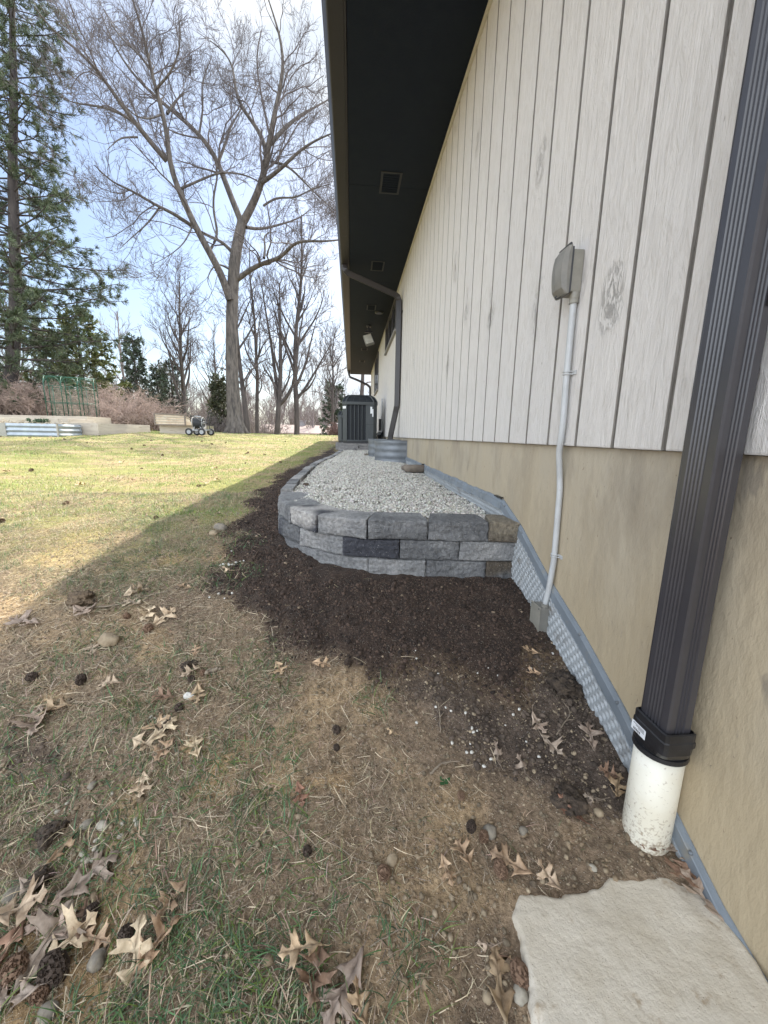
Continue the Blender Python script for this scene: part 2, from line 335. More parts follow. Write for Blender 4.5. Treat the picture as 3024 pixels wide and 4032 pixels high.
# siding material: painted rough-sawn plywood, grain along z, darker unpainted-looking grooves, knots
def siding_mat():
    m = bpy.data.materials.new('painted_rough_siding'); m.use_nodes = True; t = m.node_tree; N = t.nodes; L = t.links
    b = N['Principled BSDF']; b.inputs['Roughness'].default_value = .75
    g = N.new('ShaderNodeTexCoord')
    def mapn(s, l=(0, 0, 0)):
        n = N.new('ShaderNodeMapping'); n.inputs['Scale'].default_value = s; n.inputs['Location'].default_value = l; L.new(g.outputs['Object'], n.inputs[0]); return n.outputs[0]
    def noise(v, sc, det, r=.6, d=0):
        n = N.new('ShaderNodeTexNoise'); n.inputs['Scale'].default_value = sc; n.inputs['Detail'].default_value = det; n.inputs['Roughness'].default_value = r; n.inputs['Distortion'].default_value = d
        L.new(v, n.inputs[0]); return n.outputs[0]
    def rng_(v, a, b_, c=0, d=1):
        n = N.new('ShaderNodeMapRange'); n.inputs[1].default_value = a; n.inputs[2].default_value = b_; n.inputs[3].default_value = c; n.inputs[4].default_value = d; L.new(v, n.inputs[0]); return n.outputs[0]
    def mth(op, a, b_=None):
        n = N.new('ShaderNodeMath'); n.operation = op
        for i, x in enumerate((a, b_)):
            if x is None: continue
            if isinstance(x, (int, float)): n.inputs[i].default_value = x
            else: L.new(x, n.inputs[i])
        return n.outputs[0]
    def mix(f, a, b_, bt='MIX'):
        n = N.new('ShaderNodeMix'); n.data_type = 'RGBA'; n.blend_type = bt
        if isinstance(f, (int, float)): n.inputs['Factor'].default_value = f
        else: L.new(f, n.inputs['Factor'])
        for k, x in (('A', a), ('B', b_)):
            if isinstance(x, tuple): n.inputs[k].default_value = x+(1,)
            else: L.new(x, n.inputs[k])
        return n.outputs['Result']
    v1 = mapn((1, 1, .06)); v2 = mapn((1, 1, .3)); vk = mapn((1, 1, .55), (0, .13, .3))
    grain = noise(v1, 90, 6, .7, .4); tex = noise(v2, 24, 9, .70, 1.6); big = noise(mapn((1, 1, .5)), 1.4, 4)
    vo = N.new('ShaderNodeTexVoronoi'); vo.inputs['Scale'].default_value = 2.7; L.new(vk, vo.inputs[0])
    kd = rng_(vo.outputs['Distance'], .04, .22, 1, 0)
    rings = N.new('ShaderNodeMath'); rings.operation = 'SINE'
    L.new(mth('MULTIPLY', mth('ADD', vo.outputs['Distance'], mth('MULTIPLY', tex, .34)), 95), rings.inputs[0])
    ringm = mth('MULTIPLY', rng_(rings.outputs[0], .2, 1, 0, 1), mth('MULTIPLY', kd, rng_(noise(vk, 9, 3), .40, .52)))
    base = mix(rng_(big, .35, .7), (.69, .66, .625), (.65, .628, .605))
    base = mix(rng_(tex, .46, .66, 0, .5), base, (.52, .49, .45))
    base = mix(rng_(grain, .59, .72, 0, .5), base, (.40, .355, .30))
    core = rng_(vo.outputs['Distance'], .02, .055, .75, 0)
    base = mix(core, base, (.34, .29, .235))
    base = mix(mth('MULTIPLY', ringm, .38), base, (.30, .26, .21))
    # small nail and chip marks
    v3 = N.new('ShaderNodeTexVoronoi'); v3.inputs['Scale'].default_value = 17; L.new(mapn((1, 1, .5)), v3.inputs[0])
    base = mix(mth('MULTIPLY', rng_(v3.outputs['Distance'], .02, .07, .75, 0), rng_(noise(v2, 20, 2), .55, .62)), base, (.20, .16, .12))
    a = N.new('ShaderNodeAttribute'); a.attribute_name = 'Col'
    base = mix(1.0, base, a.outputs['Color'], 'MULTIPLY')
    L.new(base, b.inputs['Base Color'])
    h = mth('ADD', mth('MULTIPLY', grain, .8), mth('ADD', mth('MULTIPLY', tex, 1.2), mth('MULTIPLY', ringm, -1.2)))
    bp = N.new('ShaderNodeBump'); bp.inputs['Strength'].default_value = .9; bp.inputs['Distance'].default_value = .006
    L.new(h, bp.inputs['Height']); L.new(bp.outputs[0], b.inputs['Normal'])
    return m
M['siding'] = siding_mat()
def block_mat():
    m = mat('split_face_concrete', (1.06, 1.03, .98), .95, (.58, .57, .56), 55, 8, (.35, .66), attr=True, bump=1.0, bscale=95, bdist=.014, speck=(150, .14, (.62, .60, .56)))
    return m
M['block'] = block_mat()

# ------------------------------------------------------------------ ground shape
_NY = [-60, -5, .3, .65, .8, .95, 1.1, 1.4, 1.8, 2.1, 2.5, 3.2, 5.6, 7, 10, 14, 18, 23, 27, 35, 50, 80, 400]
_NZ = [-2, -1.15, -1.06, -1.035, -.99, -.95, -.885, -.80, -.70, -.665, -.63, -.59, -.53, -.50, -.42, -.27, -.10, -.04, -.12, -.8, -2.4, -3.0, -4]
_LY = [-60, -5, .3, 1.5, 3, 6, 9, 12, 15, 18, 23, 27, 35, 50, 80, 400]
_LZ = [-1.6, -1.0, -.93, -.74, -.58, -.44, -.33, -.20, -.04, .0, -.03, -.1, -.8, -2.4, -3, -4]
def G(X, Y):
    X = np.asarray(X, float); Y = np.asarray(Y, float)
    n = sum(np.interp(Y+d, _NY, _NZ) for d in (-.12, 0, .12))/3; l = np.interp(Y, _LY, _LZ)
    w = sst(-1.5, -7, X)
    z = n*(1-w)+l*w
    z = z + .55*sst(-10, -16, X)*sst(13.5, 18, Y)*sst(60, 25, Y)
    z = z + (fb(X, Y, .6, 3, 3)-.5)*.05*sst(1.0, -.5, X)
    return z
def onG(px, py, dz=0.0):
    d = ray(px, py); lo, hi = .3, 60.0
    for _ in range(46):
        m_ = (lo+hi)/2; p = d*m_
        if p[2] > G(p[0], p[1])+dz: lo = m_
        else: hi = m_
    return d*lo
# topsoil outline (dark) and the reworked ground along the wall, as polygons on the ground
SOIL = [onG(*p)[:2] for p in [(1325, 1755), (1240, 1800), (1150, 1850), (1060, 1910), (960, 2010), (905, 2120), (890, 2230), (860, 2330), (960, 2400), (1060, 2480), (1180, 2545), (1400, 2600), (1650, 2640), (1850, 2680), (2050, 2660), (2200, 2600)]] + [(.83, 1.35), (.83, 2.6), (-.42, 2.9), (-.40, 5), (-.40, 9)]
SOIL = np.array(SOIL)
MIX = np.array([onG(*p)[:2] for p in [(1500, 2560), (1560, 2750), (1750, 2850), (1850, 3000), (2000, 3130), (2200, 3190), (2350, 3240), (2460, 3270)]] + [(.83, .80), (.83, 1.5), (.3, 1.75)])
def sdist(X, Y, poly):
    X = np.asarray(X, float); Y = np.asarray(Y, float); D = np.full(X.shape, 1e9); ins = np.zeros(X.shape, bool)
    for (x0, y0), (x1, y1) in zip(poly, np.roll(poly, -1, 0)):
        dx, dy = x1-x0, y1-y0; t = np.clip(((X-x0)*dx+(Y-y0)*dy)/(dx*dx+dy*dy+1e-12), 0, 1)
        D = np.minimum(D, np.hypot(X-x0-t*dx, Y-y0-t*dy))
        c = ((y0 > Y) != (y1 > Y)) & (X < (x1-x0)*(Y-y0)/(y1-y0+1e-12)+x0); ins ^= c
    return np.where(ins, -D, D)
BARE2 = np.array([onG(*p)[:2] for p in [(520, 2950), (610, 3020), (560, 3200), (500, 3420), (560, 3640), (430, 3620), (300, 3400), (190, 3250), (330, 3080)]])
DARK2 = np.array([onG(*p)[:2] for p in [(0, 2780), (150, 2830), (250, 2950), (330, 3080), (230, 3160), (120, 3040), (0, 3020)]])
def masks(X, Y):
    s = sdist(X, Y, SOIL) + (fb(X, Y, 5, 11, 5)-.5)*.34
    soil = sst(.12, -.09, s)
    m_ = sdist(X, Y, MIX) + (fb(X, Y, 6, 21, 4)-.5)*.16
    mixd = sst(.05, -.07, m_)*(1-soil)
    b2 = sst(.03, -.04, sdist(X, Y, BARE2)+(fb(X, Y, 9, 33, 3)-.5)*.12)
    mixd = np.maximum(mixd, .8*sst(.02, -.05, sdist(X, Y, DARK2)+(fb(X, Y, 9, 35, 3)-.5)*.16))
    bare = sst(-.22, .22, X + (fb(X, Y, 3, 31, 3)-.5)*.5 - .12*np.clip(Y-.8, 0, 1.4))*sst(2.4, 1.6, Y); bare = np.maximum(bare, b2)       # right foreground is bare clay
    near_soil = sst(.55, .0, s)                                              # thin grass beside topsoil
    pat = fb(X, Y, 2.2, 41, 4)
    g1 = fb(X, Y, 3.3, 77, 3)
    green = sst(.46, .60, g1)
    dens = np.clip(sst(.36, .58, pat+.08) * (1-.9*bare)*(1-.45*near_soil), 0, 1)*(1-soil)*(1-mixd)
    return soil, mixd, bare, dens, green
def surf(X, Y):
    """ground with its small relief"""
    X = np.asarray(X, float); Y = np.asarray(Y, float)
    soil, mixd, bare, dens, green = masks(X, Y)
    z = G(X, Y)
    z = z + soil*((fb(X, Y, 14, 51, 4)-.45)*.035+.012) + mixd*(fb(X, Y, 10, 61, 4)-.45)*.045 + (1-soil)*(fb(X, Y, 8, 71, 4)-.5)*.026
    return z
def col_ground(X, Y):
    soil, mixd, bare, dens, green = masks(X, Y)
    o = lambda c: np.array(c)[None]
    n1 = fb(X, Y, 3, 101, 4); n2 = fb(X, Y, 24, 111, 3); n3 = fb(X, Y, 60, 121, 2)
    clay = o((.31, .235, .145))*(1-sst(.35, .62, n1))[:, None] + o((.205, .158, .112))*sst(.35, .62, n1)[:, None]
    ochre = sst(.60, .72, fb(X, Y, 2.6, 131, 3))[:, None]*.75
    clay = clay*(1-ochre) + o((.36, .255, .135))*ochre
    c = clay
    th = (sst(.30, .6, dens)*(.85))[:, None]; c = c*(1-th) + o((.205, .162, .115))*th
    lawn = (sst(1.5, 3.0, Y)*sst(-.5, -1.0, X)*.85)[:, None]
    lawncol = o((.20, .22, .065))*(1-sst(.42, .62, n1))[:, None] + o((.30, .25, .13))*sst(.42, .62, n1)[:, None]
    c = c*(1-lawn*(1-soil[:, None])) + lawncol*lawn*(1-soil[:, None])
    grey = o((.115, .090, .072))*(1-sst(.3, .7, n2))[:, None] + o((.055, .042, .034))*sst(.3, .7, n2)[:, None]
    c = c*(1-mixd[:, None]) + grey*mixd[:, None]
    dark = o((.046, .031, .023))*(.75+.5*n2)[:, None]
    c = c*(1-soil[:, None]) + dark*soil[:, None]
    c = c*(.62+.76*n3)[:, None]*(.80+.4*n2)[:, None]*(1+.18*(1-soil))[:, None]*np.array([[1.05, .99, .93]])
    return np.clip(c, .005, 1)
M['ground'] = mat('bare_earth_and_turf', (1.12, 1.12, 1.12), .97, (.50, .47, .44), 80, 9, (.38, .66), attr=True, bump=1.0, bscale=120, bdist=.012, speck=(230, .12, (1.25, 1.18, 1.05)))
xs = np.unique(np.concatenate([-np.geomspace(2.7, 300, 90), np.arange(-2.7, .95, .0115), np.geomspace(.95, 300, 30)]))
ys = np.unique(np.concatenate([-np.geomspace(.2, 60, 14), np.arange(-.2, .35, .05), np.arange(.35, 3.0, .0115), np.geomspace(3.0, 26, 170), np.geomspace(26, 500, 60)]))
GX, GY = np.meshgrid(xs, ys); gx = GX.ravel(); gy = GY.ravel()
gz = surf(gx, gy)
inside = (gx > .9)
gz = np.where(inside, G(gx, gy)-.3*0, gz)
nx = len(xs); ny = len(ys); idx = np.arange(nx*ny).reshape(ny, nx)
gf = np.stack([idx[:-1, :-1], idx[:-1, 1:], idx[1:, 1:], idx[1:, :-1]], -1).reshape(-1, 4)
tag(mk('lawn', np.stack([gx, gy, gz], 1), gf, M['ground'], col=col_ground(gx, gy), smooth=True), kind='structure')

# ------------------------------------------------------------------ house
SX, FX = .797, .817          # siding face, foundation face
YA, YB, ZS = -3.0, 16.95, 2.49
house = empty('house', (SX, 7, -1.2), 'long low house with cream grooved wood siding over a tan foundation and a dark soffit', 'house')
# siding profile
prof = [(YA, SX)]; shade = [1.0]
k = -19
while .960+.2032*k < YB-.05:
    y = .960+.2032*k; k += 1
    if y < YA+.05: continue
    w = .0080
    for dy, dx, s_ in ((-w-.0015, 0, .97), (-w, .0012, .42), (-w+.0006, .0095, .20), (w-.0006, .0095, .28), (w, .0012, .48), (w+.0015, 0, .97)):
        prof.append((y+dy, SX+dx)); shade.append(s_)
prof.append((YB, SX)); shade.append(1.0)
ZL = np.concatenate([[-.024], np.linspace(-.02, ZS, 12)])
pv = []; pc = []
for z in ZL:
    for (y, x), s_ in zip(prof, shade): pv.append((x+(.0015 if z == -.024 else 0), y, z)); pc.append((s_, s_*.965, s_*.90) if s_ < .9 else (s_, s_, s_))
n = len(prof); pf = [(i*n+j, i*n+j+1, (i+1)*n+j+1, (i+1)*n+j) for i in range(len(ZL)-1) for j in range(n-1)]
b0 = len(pv)
for (y, x) in prof: pv.append((.826, y, -.024)); pc.append((.4, .38, .35))
pf += [(j+1, j, b0+j, b0+j+1) for j in range(n-1)]
# far end of the wall
e0 = len(pv); pv += [(SX, YB, -.024), (SX, YB, ZS), (6, YB, ZS), (6, YB, -.024)]; pc += [(1, 1, 1)]*4; pf.append((e0, e0+3, e0+2, e0+1))
mk('siding', pv, pf, M['siding'], house, col=np.array(pc))
MB().box((FX, YA, -1.7), (6, YB-.03, -.026)).make('foundation', M['foundation'], house)
MB().box((SX-.012, YA, ZS-.045), (SX-.0015, YB, ZS-.001)).make('trim_board', M['trim'], house)
# soffit in panels with fine joints
sm = MB()
js = [YA, -.6, 2.0, 4.55, 7.1, 9.55, 12.1, 14.6, 17.2]
for a, b in zip(js[:-1], js[1:]): sm.box((-.036, a+.002, ZS), (.83, b-.002, ZS+.012))
sm.box((-.036, YA, ZS+.013), (.83, 17.2, ZS+.03))
sm.make('soffit', M['soffit'], house)
MB().box((-.052, YA, ZS-.004), (-.04, 17.2, ZS+.19)).box((-.04, 17.2, ZS-.004), (.83, 17.215, ZS+.19)).make('fascia', M['metal_dark'], house)
rm = MB(); RX = 5.2; RZ = ZS+.17+RX*.30
V = [(-.10, YA-.2, ZS+.155), (RX, YA-.2, RZ), (RX*2+.1, YA-.2, ZS+.155), (-.10, YA-.2, ZS+.125), (RX, YA-.2, RZ-.06), (RX*2+.1, YA-.2, ZS+.125)]
V += [(x, 17.3, z) for x, _, z in V]
rm.add(V, [(0, 1, 7, 6), (1, 2, 8, 7), (3, 9, 10, 4), (4, 10, 11, 5), (0, 6, 9, 3), (2, 5, 11, 8), (0, 3, 4, 1), (1, 4, 5, 2), (6, 7, 10, 9), (7, 8, 11, 10)])
rm.make('roof', M['roof'], house)
MB().add([(.83, YB-.2, ZS+.02), (9.6, YB-.2, ZS+.02), (RX, YB-.2, RZ-.08), (.83, YB-.2, -1), (9.6, YB-.2, -1)], [(0, 2, 1), (3, 0, 1, 4)]).box((9.5, YA, -1.5), (9.6, YB-.2, ZS+.1)).box((SX+.04, YA+.01, -1.5), (9.5, YA+.05, ZS+.1)).make('end_wall', M['trim'], house)
def window(y0, y1, z0, z1, nb):
    f = MB(); x0, x1 = SX-.032, SX-.001; t = .055
    f.box((x0, y0, z0+t), (x1, y0+t, z1-t)).box((x0, y1-t, z0+t), (x1, y1, z1-t)).box((x0, y0, z0), (x1, y1, z0+t)).box((x0, y0, z1-t), (x1, y1, z1))
    fo = f.make('window', M['frame'], house, bevel=.003)
    off = lambda o: (setattr(o, 'location', (0, 0, 0)))
    p = MB().box((SX-.010, y0+t, z0+t), (SX-.002, y1-t, z1-t)).make('pane', M['glass'], fo); off(p)
    for i in range(1, nb):
        y = y0+(y1-y0)*i/nb; off(MB().box((SX-.026, y-.018, z0+t), (SX-.011, y+.018, z1-t)).make('mullion', M['frame'], fo))
    off(MB().box((SX-.050, y0-.03, z0-.035), (SX-.001, y1+.03, z0-.002)).make('sill', M['sill'], fo, bevel=.003))
window(7.42, 9.6, 1.86, 2.43, 3)
window(12.2, 13.9, 1.36, 2.43, 2)

# gutter: K-style section along the eave
gs = [(-.054, ZS+.145), (-.054, ZS+.002), (-.150, ZS+.002), (-.158, ZS+.008), (-.160, ZS+.05), (-.172, ZS+.075), (-.184, ZS+.112), (-.192, ZS+.128), (-.192, ZS+.145), (-.182, ZS+.145), (-.182, ZS+.13), (-.150, ZS+.05), (-.148, ZS+.012), (-.064, ZS+.012), (-.064, ZS+.145)]
gm = MB(); n = len(gs); YS = np.linspace(YA, 17.2, 12)
gm.add([(x, y, z) for y in YS for x, z in gs], [(i*n+j, i*n+(j+1) % n, (i+1)*n+(j+1) % n, (i+1)*n+j) for i in range(11) for j in range(n)] + [tuple(range(n)), tuple(11*n+j for j in range(n))][::1])
gut = gm.make('gutter', M['metal_dark']); tag(gut, 'dark brown metal rain gutter running the full length of the eave', 'gutter')

# downspouts
def rectsec(w, h, r=.008, rib=0):
    pts = []
    if rib:
        s = [(-1, -1), (1, -1), (1, 1), (-1, 1)]
        for q in range(4):
            ax, ay = s[q][0]*w/2, s[q][1]*h/2; bx, by = s[(q+1) % 4][0]*w/2, s[(q+1) % 4][1]*h/2
            L_ = math.hypot(bx-ax, by-ay); ux, uy = (bx-ax)/L_, (by-ay)/L_; nx_, ny_ = uy, -ux
            nr = 5 if L_ > .07 else 3
            pts.append((ax+ux*.006+nx_*0, ay+uy*.006)); a0 = .020; 
            step = (L_-.036)/nr
            for i in range(nr):
                c_ = .018+step*(i+.5)
                for dd, hh in ((-.0042, 0), (-.0022, -.0032), (.0022, -.0032), (.0042, 0)):
                    pts.append((ax+ux*(c_+dd)+nx_*hh, ay+uy*(c_+dd)+ny_*hh))
            pts.append((bx-ux*.006, by-uy*.006)); pts.append((bx-ux*.0018+uy*-.0018*0-0, by-uy*.0018))
        return pts
    for cx, cy, a0 in ((w/2-r, h/2-r, 0), (-w/2+r, h/2-r, 90), (-w/2+r, -h/2+r, 180), (w/2-r, -h/2+r, 270)):
        for a in (0, 30, 60, 90): pts.append((cx+r*math.cos(rad(a0+a)), cy+r*math.sin(rad(a0+a))))
    return pts
DX, DY = .747, .769
ds = empty('downspout', (DX, DY, -1.0), 'tall ribbed brown metal downspout in the foreground standing on a cream drain pipe', 'downspout')
sec = rectsec(.060, .083, rib=1)
zz = np.array([-.70, -.2, .4, 1.0, 1.6, 2.15])
pm = MB(); n = len(sec)
pm.add([(DX+a, DY+b_, z) for z in zz for a, b_ in sec], [(i*n+j, i*n+(j+1) % n, (i+1)*n+(j+1) % n, (i+1)*n+j) for i in range(len(zz)-1) for j in range(n)])
pm.tube([(DX, DY, 2.12), (DX-.02, DY, 2.2), (DX-.15, DY, 2.27), (-.02, DY, 2.42), (-.09, DY, 2.46), (-.10, DY, 2.50)], 1, sec=rectsec(.083, .06), up=(0, 1, 0))
pm.make('pipe', M['spout'], ds)
# adapter: square collar with a rounded outlet
am = MB(); prof2 = []
ring = np.linspace(0, 2*math.pi, 40, endpoint=False)
def squircle(cx, cy, w, h, p, z):
    out = []
    for a in ring:
        c_, s_ = math.cos(a), math.sin(a); q = (abs(c_)**p+abs(s_)**p)**(-1/p); out.append((cx+w/2*c_*q, cy+h/2*s_*q, z))
    return out
PX, PY = .763, .785
rows = [squircle(DX-.001, DY-.002, .072, .096, 12, -.652), squircle(DX-.001, DY-.002, .078, .102, 12, -.654), squircle(DX-.001, DY-.002, .078, .102, 12, -.672), squircle(DX-.001, DY-.002, .081, .105, 12, -.675), squircle(DX-.001, DY-.002, .081, .105, 12, -.688), squircle(DX-.001, DY-.002, .077, .101, 10, -.690),
        squircle(DX, DY, .079, .103, 7, -.708), squircle((DX+PX)/2, (DY+PY)/2, .090, .104, 4, -.724), squircle(PX, PY, .102, .106, 2.4, -.733), squircle(PX, PY, .1165, .1165, 2, -.734), squircle(PX, PY, .118, .118, 2, -.745), squircle(PX, PY, .108, .108, 2, -.7455)]
V = [p for r_ in rows for p in r_]; n = 40
am.add(V, [(i*n+j, i*n+(j+1) % n, (i+1)*n+(j+1) % n, (i+1)*n+j) for i in range(len(rows)-1) for j in range(n)])
am.box((DX-.036, DY-.048, -.66), (DX+.036, DY+.046, -.658))
ad = am.make('adapter', M['black'], ds, smooth=False)
off0 = lambda o: (setattr(o, 'location', (0, 0, 0)), o)[1]
# sticker on the far half of the face turned to the camera
lx = DX-.0423
off0(MB().box((lx-.0006, DY+.000, -.708), (lx, DY+.046, -.684)).make('sticker', M['label'], ad))
ik = MB()
for i in range(3): ik.box((lx-.0010, DY+.004, -.6885-.0035*i), (lx-.0007, DY+.040-.008*i, -.6872-.0035*i))
for i in range(9): ik.box((lx-.0010, DY+.016+.0026*i, -.7055), (lx-.0007, DY+.016+.0026*i+(.0008 if i % 2 else .0016), -.699))
off0(ik.make('print', M['ink'], ad))
dp = MB(); dp.lathe([(.0535, -1.06), (.0535, -.9), (.0535, -.742), (.049, -.742)], (PX, PY, 0), 48)
def pvc_mat():
    m = M['pvc']; t = m.node_tree; N = t.nodes; L = t.links; b = N['Principled BSDF']
    src = b.inputs['Base Color'].links[0].from_socket
    g = N.new('ShaderNodeTexCoord'); sp = N.new('ShaderNodeSeparateXYZ'); L.new(g.outputs['Object'], sp.inputs[0])
    mr_ = N.new('ShaderNodeMapRange'); mr_.inputs[1].default_value = -1.03; mr_.inputs[2].default_value = -.86; mr_.inputs[3].default_value = .20; mr_.inputs[4].default_value = -.015; L.new(sp.outputs[2], mr_.inputs[0])
    n_ = N.new('ShaderNodeTexNoise'); n_.inputs['Scale'].default_value = 130; n_.inputs['Detail'].default_value = 10; n_.inputs['Distortion'].default_value = .8; L.new(g.outputs['Object'], n_.inputs[0])
    ad_ = N.new('ShaderNodeMath'); L.new(mr_.outputs[0], ad_.inputs[0]); L.new(n_.outputs[0], ad_.inputs[1])
    m2 = N.new('ShaderNodeMapRange'); m2.inputs[1].default_value = .60; m2.inputs[2].default_value = .76; m2.inputs[4].default_value = .75; L.new(ad_.outputs[0], m2.inputs[0])
    x = N.new('ShaderNodeMix'); x.data_type = 'RGBA'; x.inputs['B'].default_value = (.30, .22, .14, 1); L.new(src, x.inputs['A']); L.new(m2.outputs[0], x.inputs['Factor']); L.new(x.outputs['Result'], b.inputs['Base Color'])
pvc_mat()
dp.make('drain_pipe', M['pvc'], ds, smooth=True)
MB().box((DX+.015, DY-.049, .250), (SX-.001, DY-.044, .282)).make('bracket', M['metal_dark'], ds)

ds2 = empty('downspout', (.745, 6.65, -.2), 'brown downspout elbowing from the gutter under the soffit and down into the window wells', 'downspout')
MB().tube([(-.105, 6.5, 2.50), (-.105, 6.5, 2.455), (-.095, 6.5, 2.425), (-.06, 6.52, 2.395), (.0, 6.53, 2.375), (.66, 6.62, 2.165), (.715, 6.63, 2.135), (.742, 6.64, 2.08), (.745, 6.64, 1.9), (.745, 6.64, .55), (.742, 6.64, .48), (.725, 6.66, .38), (.665, 6.70, .05), (.655, 6.71, -.02), (.64, 6.72, -.14)], 1, sec=rectsec(.085, .068), up=(0, 1, 0)).make('pipe', M['metal_dark'], ds2)
MB().box((.78, 6.585, 1.9), (.7955, 6.70, 1.93)).make('bracket', M['metal_dark'], ds2)
ds3 = empty('downspout', (.75, 16.55, -.3), 'far thin downspout swinging from the end of the gutter to the house corner', 'downspout')
MB().tube([(-.10, 16.5, 2.50), (-.10, 16.5, 2.36), (-.06, 16.5, 2.27), (.25, 16.5, 2.16), (.62, 16.5, 2.0), (.73, 16.5, 1.92), (.745, 16.5, 1.8), (.745, 16.5, -.25)], 1, sec=rectsec(.083, .06), up=(0, 1, 0)).make('pipe', M['metal_dark'], ds3)

# soffit fixtures
VL = [((.28, .485), (4.31, 4.66), 'nearest'), ((.285, .48), (6.29, 6.63), 'second'), ((.295, .478), (8.24, 8.58), 'third'), ((.28, .465), (12.13, 12.47), 'fourth'), ((.27, .45), (14.03, 14.4), 'farthest')]
vlab = ['nearest louvered vent set in the dark soffit, before the elbowed downspout', 'louvered soffit vent just above the elbow of the downspout', 'louvered soffit vent just this side of the floodlight', 'small soffit vent just beyond the floodlight', 'farthest and smallest vent in the dark soffit']
for ((x0, x1), (y0, y1), _), lb in zip(VL, vlab):
    v = empty('soffit_vent', ((x0+x1)/2, (y0+y1)/2, ZS), lb, 'vent', 'vents in the soffit')
    MB().box((x0, y0, ZS-.006), (x1, y0+.022, ZS-.001)).box((x0, y1-.022, ZS-.006), (x1, y1, ZS-.001)).box((x0, y0+.022, ZS-.006), (x0+.022, y1-.022, ZS-.001)).box((x1-.022, y0+.022, ZS-.006), (x1, y1-.022, ZS-.001)).make('frame', mat('vent_paint', (.020, .021, .023), .6), v)
    lm = MB()
    for i in range(9):
        y = y0+.03+(y1-y0-.06)*i/8; lm.bar((x0+.022, y, ZS-.004), (x1-.022, y, ZS-.004), .018, .0015)
    lm.make('louver', M['soffit'], v)
rl = empty('soffit_light', (.55, 8.65, ZS), 'small round dark recessed light in the soffit before the floodlight', 'light')
MB().lathe([(.0, ZS-.02), (.05, ZS-.022), (.085, ZS-.018), (.09, ZS-.0015)], (.56, 8.7, 0), 24).make('housing', M['black'], rl, smooth=True)
fl = empty('floodlight', (.39, 9.75, ZS), 'square pale floodlight hanging tilted from the dark soffit', 'floodlight')
MB().lathe([(.0, ZS-.03), (.055, ZS-.028), (.06, ZS-.0015)], (.39, 9.75, 0), 20).tube([(.39, 9.75, ZS-.02), (.39, 9.75, ZS-.12)], .018, 10).box((.30, 9.73, ZS-.15), (.48, 9.77, ZS-.12)).make('mount', M['black'], fl)
Rf = np.array(Matrix.Rotation(rad(-18), 3, 'Y') @ Matrix.Rotation(rad(-30), 3, 'X'))
cf = np.array((.39, 9.74, ZS-.30))
MB().box(cf+(-.10, -.02, -.14), cf+(.10, .05, .14), Rf, cf).make('body', M['greybox'], fl, bevel=.012)
MB().box(cf+(-.085, -.028, -.125), cf+(.085, -.0215, .125), Rf, cf).make('lens', M['lamp'], fl, bevel=.004)

# electrical: outlet box, conduit, junction box
ob = empty('outlet_box', (.775, 1.47, .57), 'grey weatherproof outlet box with a domed cover on the siding', 'outlet box')
MB().box((.757, 1.432, .505), (.7955, 1.503, .640)).make('box', M['greybox2'], ob, bevel=.004)
MB().box((.750, 1.428, .500), (.7565, 1.507, .646)).make('gasket', M['gasket'], ob, bevel=.002)
cv = MB(); nyz = 9
Vc = []
for i, zt in enumerate(np.linspace(0, 1, nyz)):
    z = .498+.152*zt; d = .018+.016*math.sin(math.pi*min(1, zt*1.0))**.6 if 0 < zt < 1 else .012
    for (yy, dd) in ((1.428, .35), (1.434, .9), (1.468, 1.06), (1.501, .9), (1.507, .35)): Vc.append((.7495-d*dd, yy, z))
cv.add(Vc, [(i*5+j, i*5+j+1, (i+1)*5+j+1, (i+1)*5+j) for i in range(nyz-1) for j in range(4)])
n0 = len(Vc); cv.add([(.7495, y, z) for z in (.498, .65) for y in (1.428, 1.507)], [(0, 1, 3, 2)])
cv.add([Vc[i*5] for i in range(nyz)]+[(.7495, 1.428, .65), (.7495, 1.428, .498)], [tuple(range(nyz+2))])
cv.add([Vc[i*5+4] for i in range(nyz)]+[(.7495, 1.507, .65), (.7495, 1.507, .498)], [tuple(range(nyz+2))])
cv.add([Vc[j] for j in range(5)]+[(.7495, 1.507, .498), (.7495, 1.428, .498)], [tuple(range(7))])
cv.add([Vc[(nyz-1)*5+j] for j in range(5)]+[(.7495, 1.507, .65), (.7495, 1.428, .65)], [tuple(range(7))])
cvo = cv.make('cover', M['greybox'], ob)
MB().tube([(.745, 1.433, .655), (.745, 1.505, .655)], .005, 8).make('hinge', M['gasket'], ob)
MB().tube([(.742, 1.467, .497), (.728, 1.467, .490), (.722, 1.467, .494), (.726, 1.467, .500)], .0025, 6).make('latch', M['gasket'], ob)
cd = empty('conduit', (.785, 1.44, -.1), 'thin grey white plastic conduit running down the wall with a jog at the siding edge', 'conduit')
def smooth_path(P, n=60):
    P = np.array(P, float); t = np.concatenate([[0], np.cumsum(np.linalg.norm(np.diff(P, axis=0), axis=1))]); u = np.linspace(0, t[-1], n)
    Q = np.stack([np.interp(u, t, P[:, i]) for i in range(3)], 1)
    for _ in range(3): Q[1:-1] = (Q[:-2]+2*Q[1:-1]+Q[2:])/4
    return Q
MB().tube(smooth_path([(.781, 1.446, .50), (.781, 1.446, .40), (.780, 1.440, .20), (.779, 1.430, .06), (.780, 1.436, 0), (.784, 1.447, -.05), (.800, 1.452, -.14), (.803, 1.446, -.20), (.803, 1.440, -.36), (.802, 1.434, -.47), (.796, 1.440, -.60), (.790, 1.445, -.665)], 90), .0112, 14).make('pipe', M['white_pvc'], cd, smooth=True)
MB().lathe([(.0125, .470), (.0155, .470), (.0155, .485), (.0165, .487), (.0165, .506), (.01, .506)], (.781, 1.446, 0), 20).make('coupling', M['greybox2'], cd, smooth=False)
